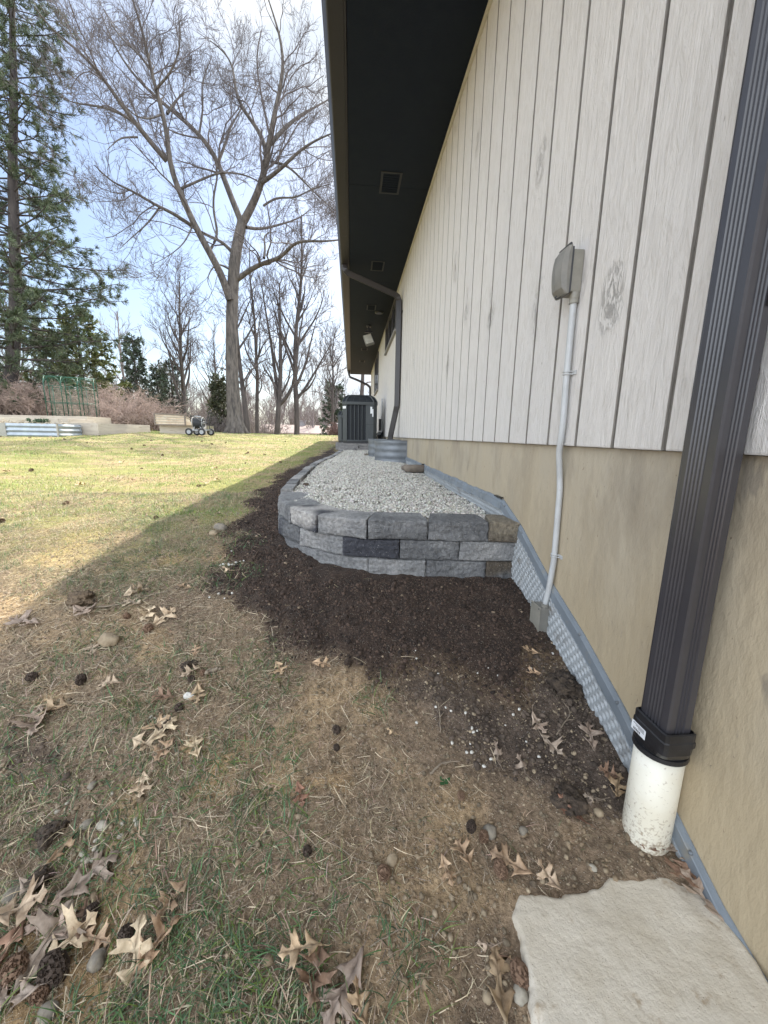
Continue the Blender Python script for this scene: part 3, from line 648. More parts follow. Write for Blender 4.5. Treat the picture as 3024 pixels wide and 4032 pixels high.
for zc, xw, yc in ((.235, SX, 1.4415), (-.452, FX, 1.4355)):
    sb_ = MB(); xc = .780 if zc > 0 else .8025
    for dz in (-.0045, .0045):
        pts = [(xw-.003, yc-.030, zc+dz), (xw-.004, yc-.016, zc+dz)]+[(xc+.0125*math.cos(a), yc+.0125*math.sin(a), zc+dz) for a in np.linspace(-1.6, -4.6, 9)]+[(xw-.003, yc+.014, zc+dz)]
        sb_.tube(pts, .0026, 6)
    sb_.box((xw-.004, yc-.036, zc-.007), (xw-.0005, yc-.014, zc+.007))
    sb_.make('strap', M['white_pvc'], cd)
jb = empty('junction_box', (.785, 1.47, -.73), 'square grey metal junction box at the foot of the conduit above the dark soil', 'junction box')
MB().box((.765, 1.430, -.800), (.8065, 1.502, -.675)).make('box', M['greybox'], jb, bevel=.003)
MB().box((.7605, 1.426, -.803), (.7645, 1.506, -.671)).make('lid', M['greybox2'], jb, bevel=.0015)
for y, z in ((1.434, -.679), (1.498, -.679), (1.434, -.795), (1.498, -.795)): MB().lathe([(0, .7585), (.0026, .7588), (.0032, .7602)], (0, y, z), 10, axis='x').make('screw', M['gasket'], jb)
MB().lathe([(.015, -.6745), (.015, -.662), (.011, -.660)], (.790, 1.445, 0), 16).make('hub', M['greybox'], jb)
MB().box((.800, 1.418, -.812), (.8065, 1.4295, -.80)).make('lug', M['greybox'], jb)
MB().box((.800, 1.418, -.680), (.8065, 1.4295, -.664)).make('lug', M['greybox'], jb)
# ------------------------------------------------------------------ drainage membrane and its termination strip
ftop = lambda y: np.interp(y, [.50, .62, .977, 1.209, 1.462, 1.775, 2.025, 3.4, 6.0], [-1.045, -1.00, -.786, -.673, -.573, -.417, -.326, -.317, -.305])
mem = empty('drainage_membrane', (.80, 1.5, -.8), 'grey dimpled drainage sheet against the foundation, capped by a screwed plastic strip', 'membrane')
def dimple_sheet(y0, y1, res, zlow):
    ys_ = np.arange(y0, y1, res); nz_ = int(.30/res); V = []; Fq = []
    for y in ys_:
        t = ftop(y)-(.045 if y1 < 2.1 else .034); V += [(y, t-res*i) for i in range(nz_)]
    V = np.array(V); slope = 0
    P = .0270; yy = V[:, 0]; zz_ = V[:, 1]-np.interp(yy, [.5, 2.02, 2.03, 6], [ftop(.5), ftop(2.02), ftop(2.03), ftop(6)])
    row = np.round(zz_/(P*.866)); cy = (np.round((yy/P)-.5*(row % 2))+.5*(row % 2))*P
    d = np.hypot(yy-cy, zz_-row*P*.866)
    x = .8025 + .0110*sst(.0098, .0050, d)
    x = x + (vn(yy, zz_, 9, 5)-.5)*.006
    n_ = len(ys_); ii = np.arange(n_*nz_).reshape(n_, nz_)
    f = np.stack([ii[:-1, :-1], ii[1:, :-1], ii[1:, 1:], ii[:-1, 1:]], -1).reshape(-1, 4)
    keep = V[:, 1] > zlow(V[:, 0]); f = f[keep[f].all(1)]
    mk('dimple_sheet', np.stack([x, V[:, 0], V[:, 1]], 1), f, M['membrane'], mem, smooth=True)
dimple_sheet(.55, 2.03, .0030, lambda y: G(.8, y)-.06)
dimple_sheet(2.03, 6.0, .0062, lambda y: np.full_like(y, -.50))
def strip(ya, yb, lift0, lift1, wob=0, hh=.050):
    Y = np.linspace(ya, yb, 40); V = []
    for y in Y:
        zt = ftop(y); w = wob*(.0035*math.sin(y*9)+.003*math.sin(y*23+1)+.002*math.sin(y*51)); o = lift0+(lift1-lift0)*(y-ya)/(yb-ya)
        for dx, dz in ((-.001, .004), (-.006, .003), (-.0105-o*.3-w*.5, -.010), (-.012-o*.5-w, -.012), (-.0125-o-w, -hh), (-.0140-o-w, -hh-.002), (-.0130-o*.8, -hh-.004), (-.002, -hh)):
            V.append((FX+dx, y, zt+dz+w*.8))
    n_ = 8; f = [(i*n_+j, i*n_+j+1, (i+1)*n_+j+1, (i+1)*n_+j) for i in range(39) for j in range(n_-1)]
    mb = MB(); mb.add(V, f+[tuple(range(n_)), tuple(39*n_+j for j in range(n_))]); mb.make('cap_strip', M['flashing'], mem)
strip(.50, 2.03, .001, .002); strip(2.02, 4.35, .012, .010, 1, .040); strip(4.40, 5.95, .006, .004, .6, .038)
for y in (.70, .86, 1.0, 1.22, 1.47, 1.75, 1.98, 2.35, 2.8, 3.2, 3.7, 4.2, 4.9): MB().lathe([(0, FX-.0165), (.0035, FX-.0155), (.0052, FX-.012), (.0055, FX-.008)], (0, y, ftop(y)-.008), 12, axis='x').make('screw', M['galv'], mem, smooth=True)
MB().box((.785, 4.355, ftop(4.37)-.055), (.8165, 4.395, ftop(4.37)+.012)).make('joint_gap', M['black'], mem)
MB().box((.800, 2.03, ftop(2.05)+.006), (.8165, 2.13, ftop(2.05)+.012)).make('shim', M['black'], mem)

# ------------------------------------------------------------------ retaining blocks
def block(p0, p1, dep, z0, z1, color, label, seed, group='stacked retaining wall blocks', name='retaining_block', rough=.0095, res=(36, 8, 13), gap=.0022):
    p0 = np.array(p0, float); p1 = np.array(p1, float); L_ = np.linalg.norm(p1-p0); u = (p1-p0)/L_; v = np.array((u[1], -u[0]))
    if v[1] < 0 and abs(u[0]) > .5: v = -v
    if abs(u[0]) <= .5 and v[0] < 0: v = -v
    p0 = p0+u*gap; L_ -= 2*gap; H = z1-z0-.002
    nx_, ny_, nz_ = res
    bm = bmesh.new(); vs = {}
    def vert(i, j, k):
        key = (i, j, k)
        if key not in vs: vs[key] = bm.verts.new((i/nx_, j/ny_, k/nz_))
        return vs[key]
    for i in range(nx_):
        for k in range(nz_):
            bm.faces.new((vert(i, 0, k), vert(i+1, 0, k), vert(i+1, 0, k+1), vert(i, 0, k+1)))
            bm.faces.new((vert(i, ny_, k), vert(i, ny_, k+1), vert(i+1, ny_, k+1), vert(i+1, ny_, k)))
        for j in range(ny_):
            bm.faces.new((vert(i, j, nz_), vert(i+1, j, nz_), vert(i+1, j+1, nz_), vert(i, j+1, nz_)))
            bm.faces.new((vert(i, j, 0), vert(i, j+1, 0), vert(i+1, j+1, 0), vert(i+1, j, 0)))
    for j in range(ny_):
        for k in range(nz_):
            bm.faces.new((vert(0, j, k), vert(0, j, k+1), vert(0, j+1, k+1), vert(0, j+1, k)))
            bm.faces.new((vert(nx_, j, k), vert(nx_, j+1, k), vert(nx_, j+1, k+1), vert(nx_, j, k+1)))
    A = np.array([w.co[:] for w in bm.verts])
    a = A[:, 0]*L_; b = A[:, 1]*dep; c = A[:, 2]*H
    # taper towards the back, rounded arrises, rough split front
    a2 = (a-L_/2)*(1-.16*A[:, 1])+L_/2
    Q = np.stack([a*1.0, b, c], 1)+seed*1.37
    fr = sst(.12, 0, A[:, 1])
    e = np.minimum(np.minimum(a, L_-a), np.minimum(c, H-c)); rd = fr*(.0045*(1-sst(0, .009, e))*(.5+vn3(Q, 30, seed+1)))
    n1 = (vn3(Q, 22, seed)-.5)*2; n2 = (vn3(Q, 75, seed+3)-.5)*2.6
    disp = fr*(rough*n1+rough*.55*n2)
    b2 = b+rd-disp*1.2
    topm = (A[:, 2] > .99)
    c2 = c+np.where(topm, n2*.0018, 0)-fr*np.where(topm, .003, 0)*(1+n1)
    a3 = a2+np.where((A[:, 0] < .01) | (A[:, 0] > .99), n2*.003, 0)
    P = p0[None]+u[None]*a3[:, None]+v[None]*b2[:, None]
    for w, q, z in zip(bm.verts, P, z0+c2): w.co = (q[0], q[1], z)
    bmesh.ops.recalc_face_normals(bm, faces=bm.faces)
    me = bpy.data.meshes.new(name); bm.to_mesh(me); bm.free()
    at_ = me.color_attributes.new('Col', 'FLOAT_COLOR', 'POINT'); cc_ = np.ones((len(me.vertices), 4), np.float32)
    cl = np.array(color)
    if cl.ndim == 2:
        mixn = sst(.35, .65, vn3(Q, 9, seed+7)*1.2-.1)[:, None]; cc_[:, :3] = cl[0]*(1-mixn)+cl[1]*mixn
    else: cc_[:, :3] = cl
    at_.data.foreach_set('color', cc_.ravel())
    o = link(name, me, None, M['block'])
    # sit the origin at the block's base
    ctr = Vector((float(P[:, 0].mean()), float(P[:, 1].mean()), z0)); me.transform(Matrix.Translation(-ctr)); o.location = ctr
    return tag(o, label, 'block', group)
gr = (.262, .27, .28); gd = (.16, .166, .176); lt = (.355, .358, .362); ch = (.060, .064, .080); br = (.25, .22, .17); bd = (.12, .10, .078); wh = (.48, .47, .46)
T = [(.812, 1.790), (.668, 1.815), (.374, 1.845), (.080, 1.872), (-.180, 1.985), (-.352, 2.225), (-.462, 2.505), (-.497, 2.80)]
tl = [((br, bd), 'small brown stained block at the wall end of the top course'), ((gr, gd), 'grey top course block next to the brown stained one'), ((gr, gd), 'grey top course block at the middle of the curve, above the dark charcoal block'),
      ((gr, lt), 'grey top course block just right of the wide open joint'), ((ch, wh), 'dark top course block with white scuffs just left of the wide open joint'), ((gd, gr), 'short grey top course block where the wall turns left'), ((lt, gr), 'pale flat block ending the top course at the edging')]
for i, (c_, lb) in enumerate(tl): block(T[i+1], T[i], .195, -.500, -.400, c_, lb, i+1, gap=.009 if i in (3, 4) else .002)
T2 = [(.826, 1.812), (.534, 1.835), (.238, 1.862), (-.046, 1.925), (-.285, 2.130), (-.445, 2.39), (-.49, 2.68)]
t2 = [((lt, gr), 'light tan grey block nearest the house in the middle course'), ((gd, gr), 'mid grey block in the middle course between the light one and the charcoal one'), ((ch, ch), 'dark charcoal block in the middle course of the curved wall'), ((lt, gr), 'light grey block just left of the charcoal block'), ((gd, ch), 'bluish grey middle course block at the left of the curve'), ((gr, gd), 'middle course block at the far left, half sunk in soil')]
for i, (c_, lb) in enumerate(t2): block(T2[i+1], T2[i], .195, -.602, -.502, c_, lb, i+21)
T3 = [(.826, 1.824), (.672, 1.828), (.372, 1.842), (.084, 1.885), (-.180, 2.030), (-.375, 2.26), (-.46, 2.52)]
t3 = [((bd, gd), 'short dark block beside the dimpled sheet in the bottom course'), ((gr, gd), 'grey bottom course block second from the house'), ((gr, lt), 'grey bottom course block partly covered by soil, third from the house'), ((lt, gr), 'bottom course block mostly buried at the front of the curve'), ((gr, gd), 'bottom course block barely showing above the soil at the left'), ((gd, gr), 'bottom course block buried at the far left of the curve')]
for i, (c_, lb) in enumerate(t3): block(T3[i+1], T3[i], .195, -.704, -.604, c_, lb, i+41)

# gravel bed surface
def gz_(Y): return np.interp(Y, [1.9, 3, 4, 6, 9, 12], [-.418, -.405, -.395, -.375, -.345, -.33])
def ez(Y): return gz_(Y)+.022
epx = [(1118, 1918), (1150, 1878), (1200, 1838), (1257, 1806), (1305, 1788), (1333, 1773), (1344, 1756)]
EP = [(-.505, 2.80)] + [tuple(at(px, py, Z=ez(yy))[:2]) for (px, py), yy in zip(epx[1:], (3.2, 4.5, 6.5, 8, 9, 10))]
EP = np.array(EP)
_et = np.concatenate([[0], np.cumsum(np.linalg.norm(np.diff(EP, axis=0), axis=1))])
def epos(s): return np.array([np.interp(s, _et, EP[:, 0]), np.interp(s, _et, EP[:, 1])])
def edge_x(Y): return np.interp(Y, EP[:, 1], EP[:, 0])
s_ = 0.02; i = 0
nE = int(_et[-1]/.302)
for i in range(nE):
    a = epos(.02+i*.302); b = epos(.02+(i+1)*.302); ym = (a[1]+b[1])/2; z1 = float(ez(ym))
    c_ = [(lt, gr), (gr, gd), (lt, (.46, .45, .45))][i % 3]
    ordn = 'first second third fourth fifth sixth seventh eighth ninth tenth eleventh twelfth thirteenth fourteenth fifteenth sixteenth seventeenth eighteenth nineteenth twentieth twenty-first twenty-second twenty-third twenty-fourth twenty-fifth twenty-sixth twenty-seventh twenty-eighth twenty-ninth thirtieth thirty-first thirty-second thirty-third thirty-fourth'.split()
    lb = ordn[i]+' flat edging stone of the gravel border, counted from the curved block wall' if i < nE-1 else 'last edging stone of the border beside the air conditioner pad'
    block(b, a, .088, z1-.095, z1+rng.uniform(-.006, .006), c_, lb, 60+i, 'edging stones along the gravel bed', 'edging_stone', .004, (10, 5, 4), .003)
gy_ = np.linspace(1.95, 12.5, 160); gq = np.linspace(0, 1, 60)
GV = []; 
for y in gy_:
    x0 = max(edge_x(y)+.03, np.interp(y, [1.95, 2.1, 2.35, 2.75], [-.05, -.2, -.36, -.42])) ; 
    for q in gq: GV.append((x0+(.806-x0)*q, y, 0))
GV = np.array(GV); GV[:, 2] = gz_(GV[:, 1])-.012-.022*sst(.55, .80, GV[:, 0])+(fb(GV[:, 0], GV[:, 1], 9, 7, 3)-.5)*.03
ii = np.arange(160*60).reshape(160, 60)
M['gravel_base'] = mat('limestone_fines', (.42, .40, .35), .95, (.22, .20, .17), 70, bump=1, bscale=120, bdist=.01)
tag(mk('gravel_bed', GV, np.stack([ii[:-1, :-1], ii[:-1, 1:], ii[1:, 1:], ii[1:, :-1]], -1).reshape(-1, 4), M['gravel_base'], smooth=True), kind='structure')
def gravel():
    parts = []
    N = 76000; Y = 1.95+(rng.random(N)**1.45)*8.2; X = rng.uniform(-.62, .80, N)
    lo = np.maximum(edge_x(Y)+.04, np.interp(Y, [1.95, 2.06, 2.35, 2.75], [.1, -.12, -.33, -.42]))
    lo = np.where(Y < 2.06, np.interp(X, [-.62, .8], [9, 9])*0+lo, lo)
    front = np.interp(X, [-.36, -.1, .1, .4, .8], [2.38, 2.14, 2.06, 2.03, 1.99])
    ok = (X > lo) & (Y > front); X = X[ok]; Y = Y[ok]; N = len(X)
    # a few spilled into the open joints of the top course
    Z = gz_(Y)-.004-.022*sst(.55, .80, X)+(fb(X, Y, 9, 7, 3)-.5)*.03+rng.uniform(-.003, .007, N)
    s = rng.uniform(.0040, .0085, N)*np.interp(Y, [2, 5, 10], [1, 1.12, 1.35])
    base = np.array([(.62, .60, .55)]); c_ = base*rng.uniform(.62, 1.22, (N, 1))*(1+rng.normal(0, .03, (N, 3)))
    c_[rng.random(N) < .07] *= .55
    var = rng.integers(0, 5, N); near = Y < 4.2
    for k_ in range(5):
        for nr in (True, False):
            V, F = ico(2 if nr and False else 1, .32, k_+3, .7)
            m_ = (var == k_) & (near == nr)
            parts.append((V, F, np.stack([X, Y, Z], 1)[m_], randrot(int(m_.sum())), (s[m_][:, None]*rng.uniform(.75, 1.35, (int(m_.sum()), 3))), np.clip(c_[m_], 0, .85)))
    V, F, C = scatter(parts); tag(mk('gravel', V, F, M['gravel'], col=C), 'pale crushed limestone gravel filling the raised bed', 'gravel', kind='stuff')
gravel()

# things on the gravel
def rock(name, ctr, size, label, cat, m_, seed, rz=0, group=None, rough=.25, sub=3):
    V, F = ico(sub, rough, seed); V = np.sign(V)*np.abs(V)**.5*(1+(vn3(V+seed, 2.4, seed)-.5)*.5)[:, None]*np.array(size)/2*.85
    c_, s2 = math.cos(rz), math.sin(rz); V = V@np.array([[c_, s2, 0], [-s2, c_, 0], [0, 0, 1]])
    me = bpy.data.meshes.new(name); me.from_pydata(V.tolist(), [], F.tolist()); me.update()
    me.polygons.foreach_set('use_smooth', np.ones(len(F), dtype=bool))
    o = link(name, me, None, m_); o.location = ctr
    return tag(o, label, cat, group)
rock('rock', (.70, 4.35, -.355), (.30, .20, .09), 'flat brown stone lying on the gravel beside the grey strip', 'rock', mat('brown_sandstone', (.20, .165, .13), .9, (.13, .105, .085), 12, bump=.5, bscale=50), 8, .15)
rock('rock', (.30, 7.3, -.345), (.13, .08, .05), 'small grey stone on the gravel before the air conditioner', 'rock', M['stone'], 9, .3)
rock('rock', (-.36, 3.15, -.395), (.05, .04, .035), 'small black lump on the gravel by the first edging stones', 'rock', M['clod'], 10)

def well(xc, yc, r, z0, z1, label):
    o = empty('window_well', (xc, yc, z0), label, 'window well', 'galvanised window wells')
    prof_ = []; nz_ = 40
    for i in range(nz_+1):
        z = z0+(z1-z0)*i/nz_; prof_.append((r+.0042*math.sin((z-z0)/(z1-z0)*2*math.pi*3.5), z))
    mb = MB(); mb.lathe(prof_, (xc, yc, 0), 40, a0=rad(90), a1=rad(270))
    # straight legs back to the wall
    for sgn in (1, -1):
        V = []
        for rr, z in prof_: V += [(xc, yc+sgn*rr, z), (FX-.002, yc+sgn*rr, z)]
        mb.add(V, [(2*i, 2*i+1, 2*i+3, 2*i+2) for i in range(nz_)])
    mb.make('shell', M['galv'], o, smooth=True)
    mb = MB(); P = [(FX-.004, yc+r+.002, z1)]+[(xc+(r+.002)*math.cos(a), yc+(r+.002)*math.sin(a), z1) for a in np.linspace(rad(90), rad(270), 30)]+[(FX-.004, yc-r-.002, z1)]
    mb.tube(P, .006, 8); mb.make('rim', M['galv'], o, smooth=True)
    MB().box((FX-.012, yc-r-.004, z0), (FX-.001, yc-r+.004, z1)).make('flange', M['galv'], o)
    return o
well(.72, 6.17, .36, -.42, -.068, 'nearer corrugated galvanised window well curving out from the foundation')
well(.70, 7.12, .40, -.42, -.066, 'farther galvanised window well mostly hidden behind the nearer one')

# air conditioners
def ac(x0, x1, y0, y1, zb, zt, label, lab=True):
    xc, yc = (x0+x1)/2, (y0+y1)/2
    o = empty('air_conditioner', (xc, yc, zb), label, 'air conditioner', 'air conditioner condensers beside the house')
    ch_ = .085; zs = zb+(zt-zb)*.80
    def octo(i, z): return [(x0+ch_+i, y0+i, z), (x1-ch_-i, y0+i, z), (x1-i, y0+ch_+i, z), (x1-i, y1-ch_-i, z), (x1-ch_-i, y1-i, z), (x0+ch_+i, y1-i, z), (x0+i, y1-ch_-i, z), (x0+i, y0+ch_+i, z)]
    def loft(mb, rows_, cap=True):
        V = [p for r_ in rows_ for p in r_]; n_ = 8
        f = [(i*n_+j, i*n_+(j+1) % n_, (i+1)*n_+(j+1) % n_, (i+1)*n_+j) for i in range(len(rows_)-1) for j in range(n_)]
        if cap: f += [tuple(range(8))[::-1], tuple((len(rows_)-1)*8+j for j in range(8))]
        mb.add(V, f)
    mb = MB(); loft(mb, [octo(.012, zb), octo(.012, zb+.05)]); mb.make('base', M['black'], o)
    mb = MB(); loft(mb, [octo(.035, zb+.05), octo(.035, zs)]); mb.make('coil', M['ac_dark'], o)
    mb = MB(); loft(mb, [octo(.0, zb+.05), octo(.0, zb+.075)]); mb.make('lower_band', M['ac_metal'], o, bevel=.004)
    mb = MB(); loft(mb, [octo(-.012, zs-.01), octo(-.012, zs+.055)]); mb.make('upper_band', M['ac_metal'], o, bevel=.004)
    mb = MB()
    Q = octo(0, 0)
    # corner posts cover the chamfers
    for a, b in ((1, 2), (3, 4), (5, 6), (7, 0)):
        p, q = np.array(Q[a][:2]), np.array(Q[b][:2]); c_ = np.array((xc, yc)); 
        mb = MB(); mb.add([(p[0], p[1], zb+.075), (q[0], q[1], zb+.075), (q[0], q[1], zs-.01), (p[0], p[1], zs-.01)]+[(p[0]*.96+c_[0]*.04, p[1]*.96+c_[1]*.04, z) for z in (zb+.075, zs-.01)]+[(q[0]*.96+c_[0]*.04, q[1]*.96+c_[1]*.04, z) for z in (zb+.075, zs-.01)], [(0, 1, 2, 3), (0, 3, 5, 4), (1, 6, 7, 2)]); mb.make('corner_post', M['ac_metal'], o)
    MB().box((x1-.26, y0+.001, zb+.076), (x1-ch_, y0+.03, zs-.011)).make('service_panel', M['ac_metal'], o)
    MB().box((x0+ch_, y0+.001, zb+.076), (x0+ch_+.02, y0+.03, zs-.011)).make('side_rail', M['ac_metal'], o)
    mb = MB(); xl, xr = x0+ch_+.02, x1-.26
    for i in range(1, 5): x = xl+(xr-xl)*i/5; mb.box((x-.007, y0+.002, zb+.076), (x+.007, y0+.022, zs-.011))
    for i in range(1, 6): y = y0+ch_+(y1-y0-2*ch_)*i/6; mb.box((x0+.002, y-.010, zb+.076), (x0+.022, y+.010, zs-.011))
    mb.make('louver_bar', M['ac_metal'], o)
    # dome: dark mesh under curved ribs
    prf = [(.0, zs+.055), (.022, zs+.11), (.065, zs+.17), (.125, zt-.012)]
    mb = MB(); loft(mb, [octo(i+.008, z-.004) for i, z in prf]); mb.make('fan_guard', M['ac_dark'], o)
    mb = MB()
    pts = [octo(i, z) for i, z in prf]
    for j in range(8): mb.tube([r_[j] for r_ in pts], .013, 6)
    for a, b in ((0, 1), (2, 3), (4, 5), (6, 7)):
        for t in (.25, .5, .75):
            mb.tube([np.array(r_[a])*(1-t)+np.array(r_[b])*t for r_ in pts], .0035, 5)
        for t in np.linspace(.08, .95, 10):
            p = [np.array([np.interp(t*3, range(4), [r_[k2][c2_] for r_ in pts]) for c2_ in range(3)]) for k2 in (a, b)]; mb.tube(p, .0018, 4)
    top = pts[-1]
    for a in range(8): mb.tube([top[a], top[(a+1) % 8]], .010, 6)
    mb.make('guard_rib', M['ac_metal'], o)
    if lab:
        mb = MB(); a = np.array(Q[7][:2]); b = np.array(Q[0][:2])
        n_ = np.array((-1, -1))/math.sqrt(2); p = a*.92+b*.08+n_*.004; q = a*.08+b*.92+n_*.004
        mb.add([(p[0], p[1], zs-.10), (q[0], q[1], zs-.10), (q[0], q[1], zs-.045), (p[0], p[1], zs-.045)], [(0, 1, 2, 3)]); mb.make('badge', M['white'], o)
        mb = MB(); p = a*.72+b*.28+n_*.0055; q = a*.28+b*.72+n_*.0055
        mb.add([(p[0], p[1], zs-.075), (q[0], q[1], zs-.075), (q[0], q[1], zs-.066), (p[0], p[1], zs-.066)], [(0, 1, 2, 3)]); mb.make('badge_print', mat('grey_print', (.35, .37, .4), .6), o)
        MB().box((x1-.115, y0-.003, zs-.27), (x1-.09, y0-.0012, zs-.10)).make('notice_label', M['label'], o)
        MB().box((x1-.16, y0-.003, zs-.20), (x1-.118, y0-.0012, zs-.05)).make('notice_label', M['label'], o)
        MB().box((x1-.255, y0-.0035, zb+.43), (x1-ch_, y0-.0012, zb+.437)).make('panel_seam', M['black'], o)
ac(-.205, .590, 9.30, 10.09, -.185, .915, 'large dark grey air conditioner with a domed top on a raised pad')
ac(-.36, .22, 10.75, 11.45, -.20, .62, 'lower grey air conditioner showing behind the left side of the large one', False)
pd = MB()
for i, (a, b, z0, z1, c_) in enumerate([(-.30, .10, -.36, -.30, 0), (.105, .50, -.36, -.30, 0), (-.27, .16, -.298, -.245, 0), (.17, .52, -.298, -.25, 0), (-.23, .62, -.243, -.187, 0)]): pd.box((a, 9.12+.05*i, z0), (b, 10.3, z1))
tag(pd.make('equipment_pad', M['paver'], None, bevel=.006), 'stack of rough grey pavers carrying the large air conditioner', 'pad')
tag(MB().box((-.42, 10.65, -.40), (.35, 11.55, -.205)).make('equipment_pad', M['paver'], None, bevel=.008), 'low pad under the rear air conditioner', 'pad')
du = empty('disconnect_box', (.74, 10.4, .1), 'small grey disconnect box with cables on the siding behind the air conditioner', 'electrical box')
MB().box((.70, 10.25, .12), (.795, 10.45, .42)).make('box', M['black'], du, bevel=.004)
MB().box((.66, 10.10, -.02), (.795, 10.25, .10)).make('fitting', M['white_pvc'], du, bevel=.006)
MB().box((.74, 10.0, .05), (.77, 10.05, .9)).make('riser', M['white_pvc'], du, bevel=.006)
cb = MB()
for k_ in range(6):
    x = .62+.03*k_; cb.tube(smooth_path([(x, 10.15, .05), (x-.06, 10.0, -.08), (x-.10+.02*k_, 9.95, -.18), (x-.02, 9.9, -.10+.03*k_), (.78, 9.85+.05*k_, -.06+.04*k_)], 14), .013, 6)
cb.make('cable', M['hose'], du)

# ------------------------------------------------------------------ concrete splash slab
def slab():
    out = np.array([(.812, .56), (.812, .62), (.795, .662), (.760, .690), (.715, .680), (.664, .686), (.61, .694), (.575, .678), (.53, .668), (.47, .662), (.42, .672), (.385, .670), (.362, .655), (.345, .630), (.350, .59), (.342, .55), (.335, .50), (.335, .44), (.33, .3), (.33, .1), (.33, -.25), (.60, -.25), (.812, -.25), (.812, .1), (.812, .4)])
    xs_ = np.arange(.305, .822, .0045); ys_ = np.concatenate([np.arange(-.26, .3, .02), np.arange(.3, .71, .0045)]); X, Y = np.meshgrid(xs_, ys_); x = X.ravel(); y = Y.ravel()
    out[:, 1] += np.where(out[:, 1] > .5, .012, 0)
    d = -sdist(x, y, out)+(fb(x, y, 34, 3, 5)-.5)*.018
    r_ = np.clip(d/.011, 0, 1); z = -1.017-.016*(1-np.sqrt(1-(1-r_)**2))+(fb(x, y, 14, 6, 5)-.5)*.006+(fb(x, y, 60, 8, 3)-.5)*.0022
    z = z-.05*sst(0, -.006, d)+.004*sst(.78, .74, x)*1.0
    ii = np.arange(len(x)).reshape(X.shape); f = np.stack([ii[:-1, :-1], ii[:-1, 1:], ii[1:, 1:], ii[1:, :-1]], -1).reshape(-1, 4); keep = d > -.010; f = f[keep[f].any(1)]
    o = mk('concrete_slab', np.stack([x, y, z], 1), f, M['concrete'], smooth=True)
    tag(o, 'pale broken edged concrete slab at the foot of the drain pipe', 'slab')
slab()
# ------------------------------------------------------------------ grass, thatch, soil crumbs (uncountable stuff)
def blade(nseg, bend, w=1.0):
    V = []; F = []
    for i in range(nseg+1):
        t = i/nseg; ww = w*(1-t**1.6)*.5 if i < nseg else 0.0
        a = bend*t; x = math.sin(a)*t; z = t*math.cos(a)
        V += [(-ww, x, z), (ww, x, z)]
    for i in range(nseg): F.append((2*i, 2*i+1, 2*i+3, 2*i+2))
    return np.array(V), np.array(F)
def place_blades(X, Y, hgt, wid, cols, bends, lean, tilt_s=.5, seg=4):
    N = len(X); Z = surf(X, Y)-.002; parts = []; kk = rng.integers(0, len(bends), N)
    for k_, bd_ in enumerate(bends):
        m_ = kk == k_; n_ = int(m_.sum())
        if not n_: continue
        V, F = blade(seg, bd_, 1.0)
        R = rotz(rng.uniform(0, 6.283, n_)) @ rotx(np.abs(rng.normal(lean, tilt_s, n_))*-1) @ rotz(rng.uniform(-.5, .5, n_))
        parts.append((V, F, np.stack([X, Y, Z], 1)[m_], R, np.stack([wid[m_], hgt[m_], hgt[m_]], 1), cols[m_]))
    return parts
def gcol(n, green, dead):
    """green: 0..1 probability"""
    g = rng.random(n) < green
    a = np.array([(.072, .128, .052)])*rng.uniform(.55, 1.5, (n, 1))*(1+rng.normal(0, .12, (n, 3)))
    a2 = np.array([(.12, .17, .035)])*rng.uniform(.6, 1.3, (n, 1)); y = rng.random(n) < .25; a[y] = a2[y]
    b = np.array([(.45, .355, .24)])*rng.uniform(.45, 1.2, (n, 1))*(1+rng.normal(0, .07, (n, 3)))
    return np.clip(np.where(g[:, None], a, b), .005, .8)
def visible(X, Y):   # keep to what the picture can see, with a margin
    Z = G(X, Y); d = np.stack([X, Y, Z], 1); z = d@FW; px = CX+F_PX*(d@RT)/z; py = CY-F_PX*(d@UP)/z
    return (z > .1) & (px > -350) & (px < 3300) & (py < 4500)
